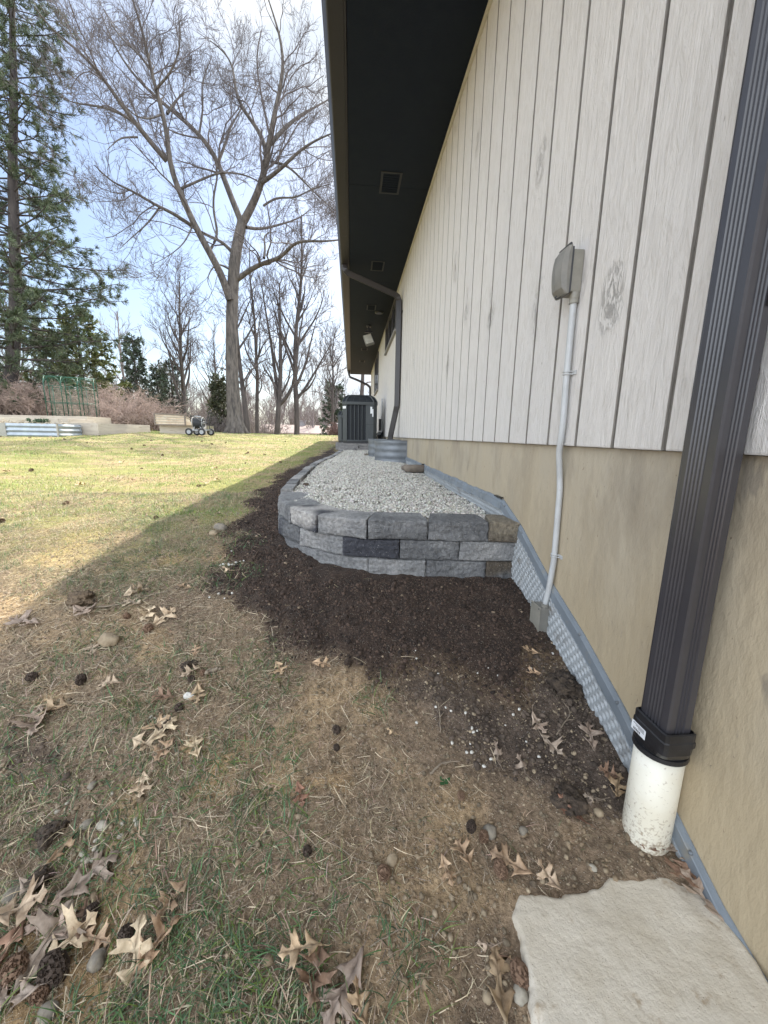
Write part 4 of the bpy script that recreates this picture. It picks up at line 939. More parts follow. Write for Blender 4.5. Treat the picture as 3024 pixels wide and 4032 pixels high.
def grass():
    P = []
    # near field
    N = 300000; X = rng.uniform(-3.2, .62, N); Y = .32+rng.random(N)**1.15*3.6
    soil, mixd, bare, dens, green = masks(X, Y)
    tuft = fb(X, Y, 9, 201, 3); keep = (rng.random(N) < np.clip(dens*sst(.38, .60, tuft)*np.interp(Y, [1.4, 2.2], [.60, 1])+.75*sst(1.5, 2.6, Y)*sst(-.6, -1.1, X)*(1-soil), 0, 1)) & visible(X, Y) & (sdist(X, Y, np.array([(.32, -1), (.32, .69), (.84, .72), (.84, -1)])) > .01)
    X, Y, green, tuft = X[keep], Y[keep], green[keep], tuft[keep]; n = len(X)
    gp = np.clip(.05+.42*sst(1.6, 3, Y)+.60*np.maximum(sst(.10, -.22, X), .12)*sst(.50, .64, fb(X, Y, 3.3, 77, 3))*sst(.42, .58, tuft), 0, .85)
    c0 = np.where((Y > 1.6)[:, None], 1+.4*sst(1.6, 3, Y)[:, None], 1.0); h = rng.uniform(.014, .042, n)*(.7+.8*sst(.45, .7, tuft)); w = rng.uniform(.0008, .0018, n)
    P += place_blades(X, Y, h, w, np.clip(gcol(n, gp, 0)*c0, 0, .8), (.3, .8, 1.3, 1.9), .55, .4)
    # a few lush clumps
    cl = [(-.16, .56, .10, 520), (-.30, .62, .10, 420), (.13, .62, .07, 260), (.07, 1.17, .06, 170), (-.52, .95, .13, 420), (-.75, 1.12, .12, 300), (-1.0, 1.75, .12, 300), (-.45, .50, .10, 420), (-.62, .80, .1, 260), (-.22, .84, .10, 300), (-1.15, 2.1, .12, 260), (-.05, .48, .08, 260), (.10, .50, .05, 120), (-.35, 1.35, .09, 150), (-.75, 2.3, .2, 380), (-.62, 1.9, .15, 260), (-.68, .68, .11, 420), (-.86, .92, .12, 420), (-.40, .72, .10, 380), (-.30, 1.02, .13, 380), (-.62, 1.28, .16, 420), (-.95, 1.42, .14, 380), (-.28, 1.25, .10, 200), (-.08, .72, .08, 260), (-.20, .45, .10, 420), (-.52, .46, .08, 320), (-1.3, 1.9, .2, 420), (-.9, 2.0, .2, 420), (-1.1, 1.15, .14, 300)]
    for cx_, cy_, r_, n_ in cl:
        n_ = int(n_*(1.8 if cx_ < -.12 else .8))
        a = rng.uniform(0, 6.28, n_); rr = r_*np.sqrt(rng.random(n_)); x = cx_+rr*np.cos(a)*1.2; y = cy_+rr*np.sin(a)
        h = rng.uniform(.028, .078, n_); w = rng.uniform(.0014, .0030, n_)
        P += place_blades(x, y, h, w, gcol(n_, .76, 0), (.5, 1.0, 1.6, 2.2), .9, .4, 5)
    # lawn further off, coarser with distance
    N = 330000; Y = 2.9+rng.random(N)**1.35*22; X = -rng.random(N)*(.0+1.45*Y+2.0)+np.where(Y < 9, -.45, -.3)
    soil, mixd, bare, dens, green = masks(X, Y)
    pt = fb(X, Y, 1.1, 301, 4); keep = (rng.random(N) < np.clip(.35+.9*sst(.35, .6, pt), 0, 1)*(1-soil)) & visible(X, Y)
    X, Y, pt = X[keep], Y[keep], pt[keep]; n = len(X)
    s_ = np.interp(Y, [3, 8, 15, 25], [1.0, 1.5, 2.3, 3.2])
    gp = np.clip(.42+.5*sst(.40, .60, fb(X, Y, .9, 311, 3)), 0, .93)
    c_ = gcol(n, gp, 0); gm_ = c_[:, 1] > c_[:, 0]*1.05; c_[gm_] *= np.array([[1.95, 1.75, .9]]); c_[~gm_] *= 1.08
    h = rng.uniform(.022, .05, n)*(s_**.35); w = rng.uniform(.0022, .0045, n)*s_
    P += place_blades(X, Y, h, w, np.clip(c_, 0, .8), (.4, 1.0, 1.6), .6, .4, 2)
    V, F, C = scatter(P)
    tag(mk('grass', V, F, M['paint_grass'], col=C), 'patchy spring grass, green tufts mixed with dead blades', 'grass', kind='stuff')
grass()
def thatch():
    # straw lying nearly flat, and fine litter
    N = 330000; X = rng.uniform(-2.6, .66, N); Y = .32+rng.random(N)**1.2*3.6
    soil, mixd, bare, dens, green = masks(X, Y)
    pr = np.clip(.12+.75*dens+.25*(1-bare), 0, 1)*(1-.97*soil)*(1-.85*mixd)*(.35+.9*sst(.38, .6, fb(X, Y, 6, 401, 3)))*(1-.55*bare)
    keep = (rng.random(N) < pr) & visible(X, Y) & (sdist(X, Y, np.array([(.33, -1), (.33, .68), (.84, .70), (.84, -1)])) > .0)
    X, Y = X[keep], Y[keep]; n = len(X); parts = []; Z = surf(X, Y)+rng.uniform(.0, .009, n)
    kk = rng.integers(0, 3, n); c_ = np.array([(.45, .355, .245)])*rng.uniform(.35, 1.25, (n, 1))*(1+rng.normal(0, .06, (n, 3)))
    dk = rng.random(n) < .2; c_[dk] *= np.array([.45, .38, .33])
    for k_, bd_ in enumerate((.4, 1.2, 2.2)):
        m_ = kk == k_; q = int(m_.sum()); V, F = blade(3, bd_)
        R = rotz(rng.uniform(0, 6.283, q)) @ rotx(-rng.uniform(1.30, 1.62, q)) @ rotz(rng.uniform(-1.4, 1.4, q))
        parts.append((V, F, np.stack([X, Y, Z], 1)[m_], R, np.stack([rng.uniform(.0006, .0014, q), *([rng.uniform(.010, .045, q)]*2)], 1), np.clip(c_[m_], .01, .8)))
    n = 5200; X = rng.uniform(-1.5, .45, n); Y = rng.uniform(.36, 2.0, n); soil, mixd, bare, dens, green = masks(X, Y); k2 = (rng.random(n) < (1-soil)*(1-.7*mixd)*(.35+.65*(1-bare))) & (sdist(X, Y, np.array([(.33, -1), (.33, .68), (.84, .70), (.84, -1)])) > .0) & ~((Y > 1.8) & (X > -.3))
    X, Y = X[k2], Y[k2]; n = len(X); Z = surf(X, Y)+rng.uniform(.003, .014, n); kk = rng.integers(0, 3, n); c_ = np.array([(.56, .46, .32)])*rng.uniform(.55, 1.2, (n, 1))
    for k_, bd_ in enumerate((.5, 1.1, 1.8)):
        m_ = kk == k_; q = int(m_.sum()); V, F = blade(6, bd_)
        R = rotz(rng.uniform(0, 6.283, q)) @ rotx(-rng.uniform(1.35, 1.62, q)) @ rotz(rng.uniform(-1.4, 1.4, q))
        parts.append((V, F, np.stack([X, Y, Z], 1)[m_], R, np.stack([rng.uniform(.0010, .0019, q), *([rng.uniform(.04, .11, q)]*2)], 1), np.clip(c_[m_], .01, .8)))
    V, F, C = scatter(parts)
    tag(mk('dead_grass', V, F, M['paint_grass'], col=C), 'loose straw and dead grass lying over the bare earth', 'dead grass', kind='stuff')
thatch()
def crumbs():
    parts = []
    N = 150000; X = rng.uniform(-1.2, .80, N); Y = .5+rng.random(N)*5.5
    soil, mixd, bare, dens, green = masks(X, Y)
    keep = (rng.random(N) < np.clip(soil*1.0+mixd*.55+bare*.16+.05, 0, 1)) & (Y < 6) & ~((Y > 1.82) & (X > -.2)) & ~((Y > 2.25) & (X > -.45)) & visible(X, Y) & (sdist(X, Y, np.array([(.33, -1), (.33, .68), (.84, .70), (.84, -1)])) > .0)
    X, Y, soil, mixd, bare = X[keep], Y[keep], soil[keep], mixd[keep], bare[keep]; n = len(X)
    s_ = rng.gamma(1.9, .0015, n).clip(.0010, .013)*(1+.15*mixd); Z = surf(X, Y)+s_*.2
    dark = np.array([(.060, .040, .030)])*rng.uniform(.35, 2.0, (n, 1)); gy2 = np.array([(.105, .080, .062)])*rng.uniform(.6, 1.5, (n, 1)); cl_ = np.array([(.28, .21, .135)])*rng.uniform(.6, 1.3, (n, 1))
    c_ = cl_; c_ = np.where((mixd > .3)[:, None], gy2, c_); c_ = np.where((soil > .4)[:, None], dark, c_)
    sp = rng.random(n) < .02; c_[sp] = np.array([(.26, .20, .14)])*rng.uniform(.5, 1.4, (int(sp.sum()), 1))
    var = rng.integers(0, 4, n)
    for k_ in range(4):
        V, F = ico(1, .55, k_+30, .8); m_ = var == k_; q = int(m_.sum())
        parts.append((V, F, np.stack([X, Y, Z], 1)[m_], randrot(q), s_[m_][:, None]*rng.uniform(.7, 1.3, (q, 3)), c_[m_]))
    V, F, C = scatter(parts)
    m_ = mat('soil_crumb', (1, 1, 1), 1, (.6, .58, .56), 150, 4, attr=True)
    tag(mk('soil_crumbs', V, F, m_, col=C), 'loose dark topsoil crumbs and small clods', 'soil', kind='stuff')
    # fine grit in the open clay
    N = 52000; X = rng.uniform(-1.6, .80, N); Y = .36+rng.random(N)*2.2; soil, mixd, bare, dens, green = masks(X, Y)
    keep = (rng.random(N) < (1-soil)*(.25+.4*bare)) & visible(X, Y) & (sdist(X, Y, np.array([(.33, -1), (.33, .68), (.84, .70), (.84, -1)])) > .0) & ~((Y > 1.8) & (X > -.2)); X, Y = X[keep], Y[keep]; n = len(X)
    s_ = rng.gamma(2, .0011, n).clip(.0008, .0075); V0, F0 = ico(1, .25, 77, .8)
    c_ = np.array([(.30, .24, .165)])*rng.uniform(.5, 1.4, (n, 1))
    V, F, C = scatter([(V0, F0, np.stack([X, Y, surf(X, Y)+s_*.3], 1), randrot(n), s_[:, None]*rng.uniform(.7, 1.3, (n, 3)), c_)])
    tag(mk('grit', V, F, m_, col=C), 'fine tan grit strewn over the bare clay', 'grit', kind='stuff')
crumbs()

# ------------------------------------------------------------------ oak leaves
def leaf_outline(seed):
    r = np.random.default_rng(seed); side = []
    for s in (1, -1):
        t1, t2 = .30+r.normal(0, .02), .60+r.normal(0, .02); w1, w2 = .24*r.uniform(.8, 1.2), .40*r.uniform(.85, 1.12)
        pts = [(0, .010), (.06, .045), (.13, .075), (t1-.06, w1*.62), (t1+.03, w1*.90), (t1+.10, w1*1.22), (t1+.085, w1*.72), (t1+.075, .085), (t1+.13, .050),
               (t2-.085, .060), (t2-.04, .12), (t2-.015, w2*.55), (t2+.0, w2*.80), (t2+.055, w2*1.08), (t2+.085, w2*.78), (t2+.17, w2*.86), (t2+.12, w2*.52), (t2+.115, .13), (t2+.135, .062),
               (.80, .055), (.85, .10), (.90, .165), (.91, .085), (.945, .055), (1.0, .0)]
        side.append([(a+r.normal(0, .006), b*s) for a, b in pts])
    return side
def leaf_mesh(seed, curl, cup, twist=0):
    side = leaf_outline(seed); V = []; F = []
    r = np.random.default_rng(seed+5)
    for sd in side:
        P = np.array(sd); t = np.linspace(0, 1, len(P)); ctr = np.stack([np.zeros(len(P)), P[:, 0]], 1)
        # rib foot of every outline point: monotone along the rib
        foot = np.maximum.accumulate(np.clip(P[:, 0]-np.abs(P[:, 1])*.45, 0, 1))
        b = len(V); cols = 4
        for i in range(len(P)):
            for c_ in range(cols):
                q = c_/(cols-1); V.append((P[i, 1]*q, foot[i]*(1-q)+P[i, 0]*q, 0))
        for i in range(len(P)-1):
            for c_ in range(cols-1): F.append((b+i*cols+c_, b+i*cols+c_+1, b+(i+1)*cols+c_+1, b+(i+1)*cols+c_))
    V = np.array(V, float)
    # petiole
    b = len(V); pv_ = [(-.006, .0, .002), (.006, .0, .002), (-.0045, -.10, .004), (.0045, -.10, .004), (-.004, -.19, .016), (.004, -.19, .016)]
    V = np.concatenate([V, np.array(pv_)]); F += [(b, b+1, b+3, b+2), (b+2, b+3, b+5, b+4)]
    x, y = V[:, 0].copy(), V[:, 1].copy()
    cup *= .55; z = V[:, 2] + cup*np.abs(x)**1.5*1.7 + curl*.8*(y-.45)**2 + .035*np.sin(x*14+seed)*np.cos(y*9+seed*2) + .02*np.sin(x*31+y*23)
    z += .006*np.exp(-(x/.012)**2)
    a = twist*(y-.5); V = np.stack([x*np.cos(a)-z*np.sin(a), y, x*np.sin(a)+z*np.cos(a)], 1); V[:, 1] -= .42; V[:, 2] -= min(0, np.percentile(V[:, 2], 12))
    return V, F
LM = [leaf_mesh(1, .25, .35), leaf_mesh(2, -.25, .95, .9), leaf_mesh(3, .8, .2, -.7), leaf_mesh(4, .12, 1.3, .5), leaf_mesh(5, .5, -.65, 1.1), leaf_mesh(11, .1, -.2, .3), leaf_mesh(12, .4, .6, -.9), leaf_mesh(13, -.4, .5, .4), leaf_mesh(14, .2, 1.0, -1.2), leaf_mesh(15, .6, -.3, -.4)]
for V_, F_ in LM[4:5]: V_[:, 0] *= .62
TONE = {'tan': (.58, .41, .26), 'pale': (.66, .52, .36), 'brown': (.33, .205, .135), 'grey': (.46, .365, .285), 'red': (.30, .16, .10)}
def leaf(px, py, L_, ang, var, tone, label, lift=.006, tilt=(0, 0), group=None, name='oak_leaf'):
    p = onG(px, py); V, F = LM[4 if var == 4 else (var+5*int(rng.integers(0, 2)))]; L_ = L_*(.72 if px < 800 and py > 3400 else .80)*rng.uniform(.92, 1.1); V0_ = V.copy(); V = V*L_*np.array((rng.uniform(.8, 1.1), 1, rng.uniform(.7, 1.5)))
    a = rad(ang); tx, ty = rad(tilt[0]), rad(tilt[1])
    # lie along the ground slope
    e = .05; gx_ = (G(p[0]+e, p[1])-G(p[0]-e, p[1]))/(2*e); gy2 = (G(p[0], p[1]+e)-G(p[0], p[1]-e))/(2*e)
    R = Matrix.Rotation(math.atan(gy2)+tx, 3, 'X') @ Matrix.Rotation(-math.atan(gx_)+ty, 3, 'Y') @ Matrix.Rotation(a, 3, 'Z')
    V = V@np.array(R).T
    me = bpy.data.meshes.new(name); me.from_pydata(V.tolist(), [], F); me.update(); me.polygons.foreach_set('use_smooth', np.ones(len(F), dtype=bool))
    at_ = me.color_attributes.new('Col', 'FLOAT_COLOR', 'POINT'); c_ = np.ones((len(V), 4), np.float32); t = np.array(TONE[tone])*rng.uniform(.82, 1.18)*(1+rng.normal(0, .015, 3)); c_[:, :3] = t*(.70+.5*vn(V0_[:, 0], V0_[:, 1], 7, var+len(COL.objects) % 50))[:, None]*(1-.35*np.exp(-(V0_[:, 0]/.03)**2))[:, None]
    at_.data.foreach_set('color', c_.ravel())
    o = link(name, me, None, M['leaf']); o.location = (p[0], p[1], float(surf(p[0], p[1]))+lift+.006)
    md = o.modifiers.new('thickness', 'SOLIDIFY'); md.thickness = .0008
    return tag(o, label, 'leaf', group or 'fallen oak leaves')
LF = [
 (1180, 3130, .075, 200, 0, 'red', 'small reddish oak leaf on bare earth left of the long bladed tuft'),
 (562, 3092, .085, 195, 0, 'pale', 'small bright pale oak leaf lying alone on bare earth above the green tufts'),
 (560, 2935, .11, 250, 1, 'pale', 'curled pale leaf at the left of the heap of three leaves'),
 (640, 2905, .12, 330, 0, 'pale', 'broad pale leaf on top of the heap of leaves left of centre'),
 (655, 2960, .10, 160, 3, 'tan', 'tan leaf at the lower right of the heap of leaves'),
 (610, 2860, .11, 300, 2, 'tan', 'tan leaf at the upper end of the heap of leaves left of centre'),
 (775, 2965, .09, 30, 1, 'pale', 'pale shredded leaf among straw just right of the heap'),
 (345, 3480, .165, 315, 0, 'grey', 'large grey brown oak leaf spread flat near the left edge above the bottom pile'),
 (695, 3535, .125, 150, 3, 'tan', 'smooth tan oak leaf propped on grass in the lower left'),
 (545, 3800, .155, 10, 2, 'pale', 'long pale leaf standing on edge beside the bottom left grass'),
 (610, 3760, .13, 330, 1, 'tan', 'orange tan leaf tucked behind the long pale upright leaf'),
 (1200, 3765, .105, 100, 1, 'tan', 'yellow tan leaf at the bottom centre lying over a browner one'),
 (1250, 3830, .11, 170, 3, 'brown', 'brown leaf under the yellow tan one at the bottom centre'),
 (1370, 3880, .165, 145, 0, 'grey', 'large pale brown oak leaf at the bottom centre with wide lobes'),
 (1420, 3990, .08, 20, 2, 'tan', 'small folded leaf at the bottom edge right of the large wide lobed leaf'),
 (1098, 2640, .085, 210, 0, 'tan', 'small tan oak leaf on the grass below the dark soil edge'),
 (1260, 2625, .08, 260, 2, 'tan', 'small thin leaf at the very edge of the dark soil'),
 (150, 2835, .13, 200, 3, 'grey', 'greyish leaf with raised lobes near the left edge'),
 (225, 2790, .12, 100, 1, 'tan', 'narrow curled leaf crossing the greyish leaf near the left edge'),
 (110, 2455, .17, 80, 0, 'grey', 'long flat grey leaf on the shade line at the left'),
 (320, 2415, .15, 250, 2, 'grey', 'grey leaf just below the sod clump at the left'),
 (530, 2385, .13, 60, 0, 'pale', 'pale leaf under the long twig'),
 (530, 2340, .12, 300, 1, 'pale', 'pale curled leaf above the long twig'),
 (590, 2420, .11, 170, 1, 'pale', 'light leaf to the right of the round seed ball'),
 (640, 2445, .13, 330, 0, 'pale', 'light spread leaf lowest of those right of the round seed ball'),
 (365, 2575, .10, 30, 0, 'pale', 'flat pale leaf just below the tan rock'),
 (440, 2705, .10, 90, 2, 'pale', 'pale leaf in the straw left of the small dark clods'),
 (765, 2655, .09, 120, 1, 'pale', 'pale folded leaf beside the pair of seed balls'),
 (780, 2740, .10, 200, 2, 'tan', 'tan leaf just right of the white stone'),
 (650, 2750, .11, 80, 1, 'brown', 'brown hollow leaf just left of the white stone'),
 (770, 2575, .07, 10, 0, 'tan', 'tiny leaf on the grass left of the soil edge'),
 (60, 3620, .17, 290, 2, 'pale', 'large pale leaf at the left edge on top of the bottom left pile'),
 (215, 3640, .15, 60, 0, 'grey', 'grey leaf in the middle of the bottom left pile'),
 (165, 3760, .20, 350, 0, 'grey', 'longest leaf of the bottom left pile running down past the seed balls'),
 (255, 3740, .15, 320, 3, 'pale', 'bright folded leaf at the right of the bottom left pile'),
 (365, 3700, .10, 260, 1, 'tan', 'short rolled leaf ending the bottom left pile on the right'),
 (330, 3640, .13, 20, 0, 'brown', 'brownish leaf below the large grey brown oak leaf'),
 (35, 3740, .14, 180, 3, 'brown', 'dark orange brown leaf at the left edge above a seed ball'),
 (60, 3950, .16, 100, 0, 'grey', 'pale grey leaf in the bottom left corner'),
 (120, 3520, .12, 240, 2, 'grey', 'dull grey leaf beside the dark round clod at the left edge'),
 (245, 3360, .10, 340, 4, 'tan', 'narrow strip of tan leaf near the pebbles'),
 (2090, 2582, .085, 70, 1, 'tan', 'curled tan leaf on the dark soil below the junction box'),
 (2105, 2660, .08, 95, 3, 'tan', 'tan leaf with a dark hole, lower of two below the junction box'),
 (2110, 2860, .085, 200, 2, 'grey', 'thin grey brown leaf upper of two on the dark soil'),
 (2155, 2930, .10, 215, 1, 'grey', 'twisted grey brown leaf lower of two on the dark soil'),
 (2325, 2930, .105, 345, 0, 'grey', 'broad mauve brown leaf next to the dimpled sheet'),
 (1960, 2990, .10, 350, 4, 'grey', 'narrow skeletal leaf left one of two on the packed dark soil'),
 (2065, 3040, .10, 10, 4, 'grey', 'narrow skeletal leaf right one of two on the packed dark soil'),
 (2430, 3115, .095, 325, 2, 'tan', 'small bright tan leaf touching the cream drain pipe'),
 (2265, 3215, .12, 35, 4, 'red', 'long red brown leaf on the dark soil below the dirt clod'),
 (2020, 3420, .12, 55, 0, 'tan', 'tan oak leaf left of a pair above the concrete slab'),
 (2165, 3470, .09, 30, 2, 'pale', 'pale pointed leaf right of a pair above the concrete slab'),
 (1830, 3380, .085, 20, 1, 'tan', 'folded tan leaf left of the reddish seed ball'),
 (1755, 3430, .075, 190, 0, 'tan', 'small tan leaf with a long point, left of the folded one'),
 (1965, 3900, .15, 350, 0, 'tan', 'large tan leaf at the bottom beside the slab corner'),
 (2690, 3385, .115, 20, 2, 'grey', 'grey brown leaf below the foot of the drain pipe against the wall'),
 (2580, 3350, .09, 80, 3, 'brown', 'dark crumpled leaf at the foot of the drain pipe'),
 (2740, 3420, .09, 330, 1, 'brown', 'dark brown leaf wedged between the strip and the slab'),
 (2400, 3060, .08, 60, 3, 'brown', 'dark brown leaf wedged against the dimpled sheet near the pipe'),
 (2340, 3160, .07, 75, 4, 'grey', 'narrow silvery willow like leaf near the drain pipe'),
 (1925, 3740, .055, 80, 4, 'grey', 'narrow silvery leaf left of the slab'),
 (905, 2265, .10, 60, 4, 'pale', 'pale bent leaf on the left edge of the dark soil'),
 (730, 2315, .10, 80, 1, 'tan', 'tan leaf on the grass left of the white chips'),
 (1550, 2900, .06, 50, 4, 'tan', 'tiny curled leaf on the bare patch in the centre'),
]
for i, (px, py, L_, ang, var, tone, lb) in enumerate(LF):
    leaf(px, py, L_, ang, var, tone, lb, lift=.004+(.012 if 'top' in lb or 'over' in lb else 0), tilt=(rng.uniform(-9, 9)+(35 if 'on edge' in lb else 0), rng.uniform(-9, 9)))
# the leaves on the far lawn: small, sunlit, alike
for i in range(45):
    y = rng.uniform(3.5, 14); x = -.9-rng.random()*(y*.95); px_, py_ = None, None
    if x < -1.45*y or sdist(np.array([x]), np.array([y]), SOIL)[0] < .1: continue
    V, F = LM[int(rng.integers(0, 4))]; 
    me = bpy.data.meshes.new('oak_leaf'); V = V*rng.uniform(.08, .13); V = V@np.array(Matrix.Rotation(rng.uniform(0, 6.28), 3, 'Z')).T; me.from_pydata(V.tolist(), [], F); me.update()
    at_ = me.color_attributes.new('Col', 'FLOAT_COLOR', 'POINT'); c_ = np.ones((len(V), 4), np.float32); c_[:, :3] = TONE['pale' if rng.random() < .6 else 'tan']; at_.data.foreach_set('color', c_.ravel())
    o = link('oak_leaf', me, None, M['leaf']); o.location = (x, y, float(surf(x, y))+.02)
    tag(o, 'dry oak leaf scattered on the sunny lawn beyond the shade line', 'leaf', 'oak leaves scattered on the sunny lawn')

# ------------------------------------------------------------------ seed balls, cones, stones, chips, twigs
def ball_mesh(seed, holes=True):
    bm = bmesh.new(); bmesh.ops.create_icosphere(bm, subdivisions=3, radius=1)
    r = random.Random(seed)
    for v in bm.verts: v.co *= 1+r.uniform(-.07, .07)
    # merge triangles into rough cells, then sink each cell
    cells = [f for f in bm.faces if r.random() < .62]
    res = bmesh.ops.inset_individual(bm, faces=cells, thickness=.035, depth=0)
    for f in cells:
        c_ = f.calc_center_median(); 
        for v in f.verts: v.co -= c_.normalized()*.14
    me = bpy.data.meshes.new('seed_ball'); bm.to_mesh(me); bm.free(); return me
BMs = [ball_mesh(s) for s in (1, 2, 3)]
darkball = mat('dark_seed_ball', (.045, .032, .025), .95, (.09, .062, .045), 50, bump=.6, bscale=200, bdist=.002)
def ball(px, py, r_, label, m_=None, group='seed balls lying in the grass', flat=.9):
    p = onG(px, py); me = BMs[int(rng.integers(0, 3))].copy(); me.materials.append(m_ or M['ball'])
    o = link('seed_ball', me); r_ = r_*.78; o.scale = (r_, r_*rng.uniform(.85, 1.2), r_*flat); o.rotation_euler = tuple(rng.uniform(0, 6, 3)); o.location = (p[0], p[1], float(surf(p[0], p[1]))+r_*.55)
    return tag(o, label, 'seed ball', group)
for px, py, r_, lb, mm in [
 (60, 3830, .030, 'brown honeycombed seed ball at the left edge in the bottom left pile', 0), (215, 3840, .033, 'largest dark seed ball half under the leaves of the bottom left pile', 1), (160, 3930, .022, 'seed ball with a pale lichen spot low in the bottom left pile', 0),
 (365, 3600, .022, 'seed ball under the large grey brown leaf', 1), (500, 3690, .020, 'dark seed ball left of the upright pale leaf', 1), (1970, 3440, .022, 'seed ball between the pair of tan leaves above the slab', 0), (1905, 3300, .018, 'reddish seed ball above the folded tan leaf', 0),
 (1815, 3145, .016, 'round brown seed ball below the small green weed', 0), (1855, 3260, .018, 'left seed ball of the pair beside the grey rock', 1), (1510, 3450, .022, 'brown seed ball below the yellow rock', 0), (2045, 3855, .024, 'open mesh seed ball touching the left side of the slab', 0),
 (1210, 3360, .015, 'tiny black seed ball in the bare patch at centre', 1), (500, 2435, .020, 'round brown seed ball in the grass left of the pale leaves', 0), (585, 2490, .024, 'wide brown seed ball to the right of the tan rock', 0), (800, 2660, .016, 'seed ball right one of the pair by the folded leaf', 0),
 (755, 2685, .018, 'dark seed ball left one of the pair by the folded leaf', 1), (705, 2790, .018, 'dark seed ball under the white stone', 1), (655, 2865, .018, 'seed ball on the upper right of the heap of leaves', 1), (1325, 2880, .018, 'black seed ball on bare ground beside the centre tuft', 1), (1325, 2950, .014, 'lower black seed ball beside the centre tuft', 1),
 (125, 2670, .022, 'dark brown seed ball near the left edge on the shaded slope', 1), (1370, 2620, .018, 'black seed ball at the lower edge of the dark soil', 1), (320, 2690, .024, 'crumbling dark seed ball amid the shaded straw', 1)]:
    ball(px, py, r_, lb, darkball if mm else None)
# pine cones far over the lawn
cone_me = []
for s in range(2):
    mb = MB()
    for i in range(40):
        t = i/39; a = i*2.399; r_ = .022*math.sin(math.pi*(.12+.85*t))**.8; z = (t-.5)*.07
        c_ = np.array((r_*math.cos(a), r_*math.sin(a), z)); u = np.array((math.cos(a), math.sin(a), .5)); u /= np.linalg.norm(u); w_ = np.array((-math.sin(a), math.cos(a), 0))
        mb.add([c_*.3, c_+w_*.007, c_+u*.010, c_-w_*.007], [(0, 1, 2), (0, 2, 3)])
    me = bpy.data.meshes.new('pine_cone'); me.from_pydata(mb.V, [], mb.F); me.materials.append(M['cone']); cone_me.append(me)
for i in range(38):
    y = 2.6+rng.random()**1.2*12; x = -1.0-rng.random()*y*1.05
    if sdist(np.array([x]), np.array([y]), SOIL)[0] < .15 or x < -1.4*y: continue
    o = link('pine_cone', cone_me[i % 2]); s_ = rng.uniform(.5, .95); o.scale = (s_,)*3; o.rotation_euler = (1.57+rng.normal(0, .2), 0, rng.uniform(0, 6.28)); o.location = (x, y, float(surf(x, y))+.02*s_)
    tag(o, 'dark pine cone lying on the sunny lawn', 'pine cone', 'pine cones scattered over the lawn')

def stone(px, py, size, label, mk_, seed, cat='stone', name='stone', group=None, sink=.3, rough=.22, rz=None):
    p = onG(px, py); V, F = ico(4 if size[0] > .04 and 'clod' in name else (3 if size[0] > .02 else 2), rough*1.5, seed)
    if 'clod' in name: V = V*(1+(vn3(V+seed, 4.5, seed)-.5)*.45+(vn3(V+seed, 11, seed+2)-.5)*.3)[:, None]
    V = V*np.array(size)/2
    me = bpy.data.meshes.new(name); me.from_pydata(V.tolist(), [], F.tolist()); me.update(); me.polygons.foreach_set('use_smooth', np.ones(len(F), dtype=bool))
    o = link(name, me, None, M[mk_]); o.rotation_euler = (0, 0, rng.uniform(0, 3) if rz is None else rz); o.location = (p[0], p[1], float(surf(p[0], p[1]))+size[2]*(.5-sink))
    return tag(o, label, cat, group)
for a in [(432, 2535, (.085, .06, .05), 'tan rounded rock on the shaded grass at the left', 'tan_stone', 3), (1545, 3392, (.030, .026, .022), 'small yellow rock in the foreground centre', 'tan_stone', 4), (1930, 3275, (.035, .032, .030), 'grey angular rock above the reddish seed ball', 'stone', 5),
          (2060, 3270, (.024, .02, .018), 'small brown stone right of the grey angular rock', 'stone', 6), (2355, 3205, (.026, .022, .02), 'angular brown stone below the dirt clod', 'tan_stone', 7), (50, 3530, (.033, .03, .02), 'greenish grey rounded stone at the left edge', 'stone', 8),
          (385, 3790, (.035, .03, .03), 'blue grey stone in the grass by the bottom left pile', 'stone', 9), (190, 3995, (.030, .034, .02), 'pale grey stone at the bottom edge left', 'stone', 10), (745, 2745, (.042, .022, .025), 'white rounded stone among leaves left of centre', 'chip', 11),
          (2335, 3420, (.020, .018, .014), 'cream pebble on the ochre clay above the slab', 'pebble', 12), (2385, 3430, (.013, .012, .01), 'tan pebble right of the cream one above the slab', 'tan_stone', 13), (2045, 3925, (.028, .030, .024), 'cream rounded stone under the mesh seed ball', 'pebble', 14), (1918, 3930, (.020, .02, .018), 'small tan stone left of the large leaf at the bottom', 'tan_stone', 15),
          (345, 3250, (.032, .022, .018), 'streaked grey stone above the pebble cluster, left', 'stone', 16), (405, 3255, (.032, .022, .018), 'streaked pale stone above the pebble cluster, right', 'pebble', 17), (870, 2085, (.10, .06, .05), 'flat grey stone on the edge of the dark soil', 'stone', 18), (840, 2105, (.09, .05, .04), 'flat brown stone left of the flat grey one', 'tan_stone', 19), (365, 3100, (.025, .02, .018), 'blue grey pebble alone on bare earth left of the tufts', 'stone', 20)]:
    stone(a[0], a[1], a[2], a[3], a[4], a[5])
for i, (px, py) in enumerate([(395, 3302), (407, 3318), (378, 3312), (442, 3128), (475, 3300), (487, 3310), (325, 3365), (345, 3375), (365, 3385), (330, 3385), (350, 3395), (368, 3392), (385, 3360), (375, 3345), (480, 3240), (535, 3225), (540, 3245), (358, 3458), (610, 2825), (650, 2825), (670, 2830), (595, 2820), (225, 3200), (265, 3165)]):
    s_ = rng.uniform(.007, .013); stone(px, py, (s_*1.35, s_, s_*.8), 'smooth pale pebble of the loose cluster on bare earth at the left', 'pebble', 40+i, 'pebble', 'pebble', 'pebbles clustered on bare earth at the left', .2, .12)
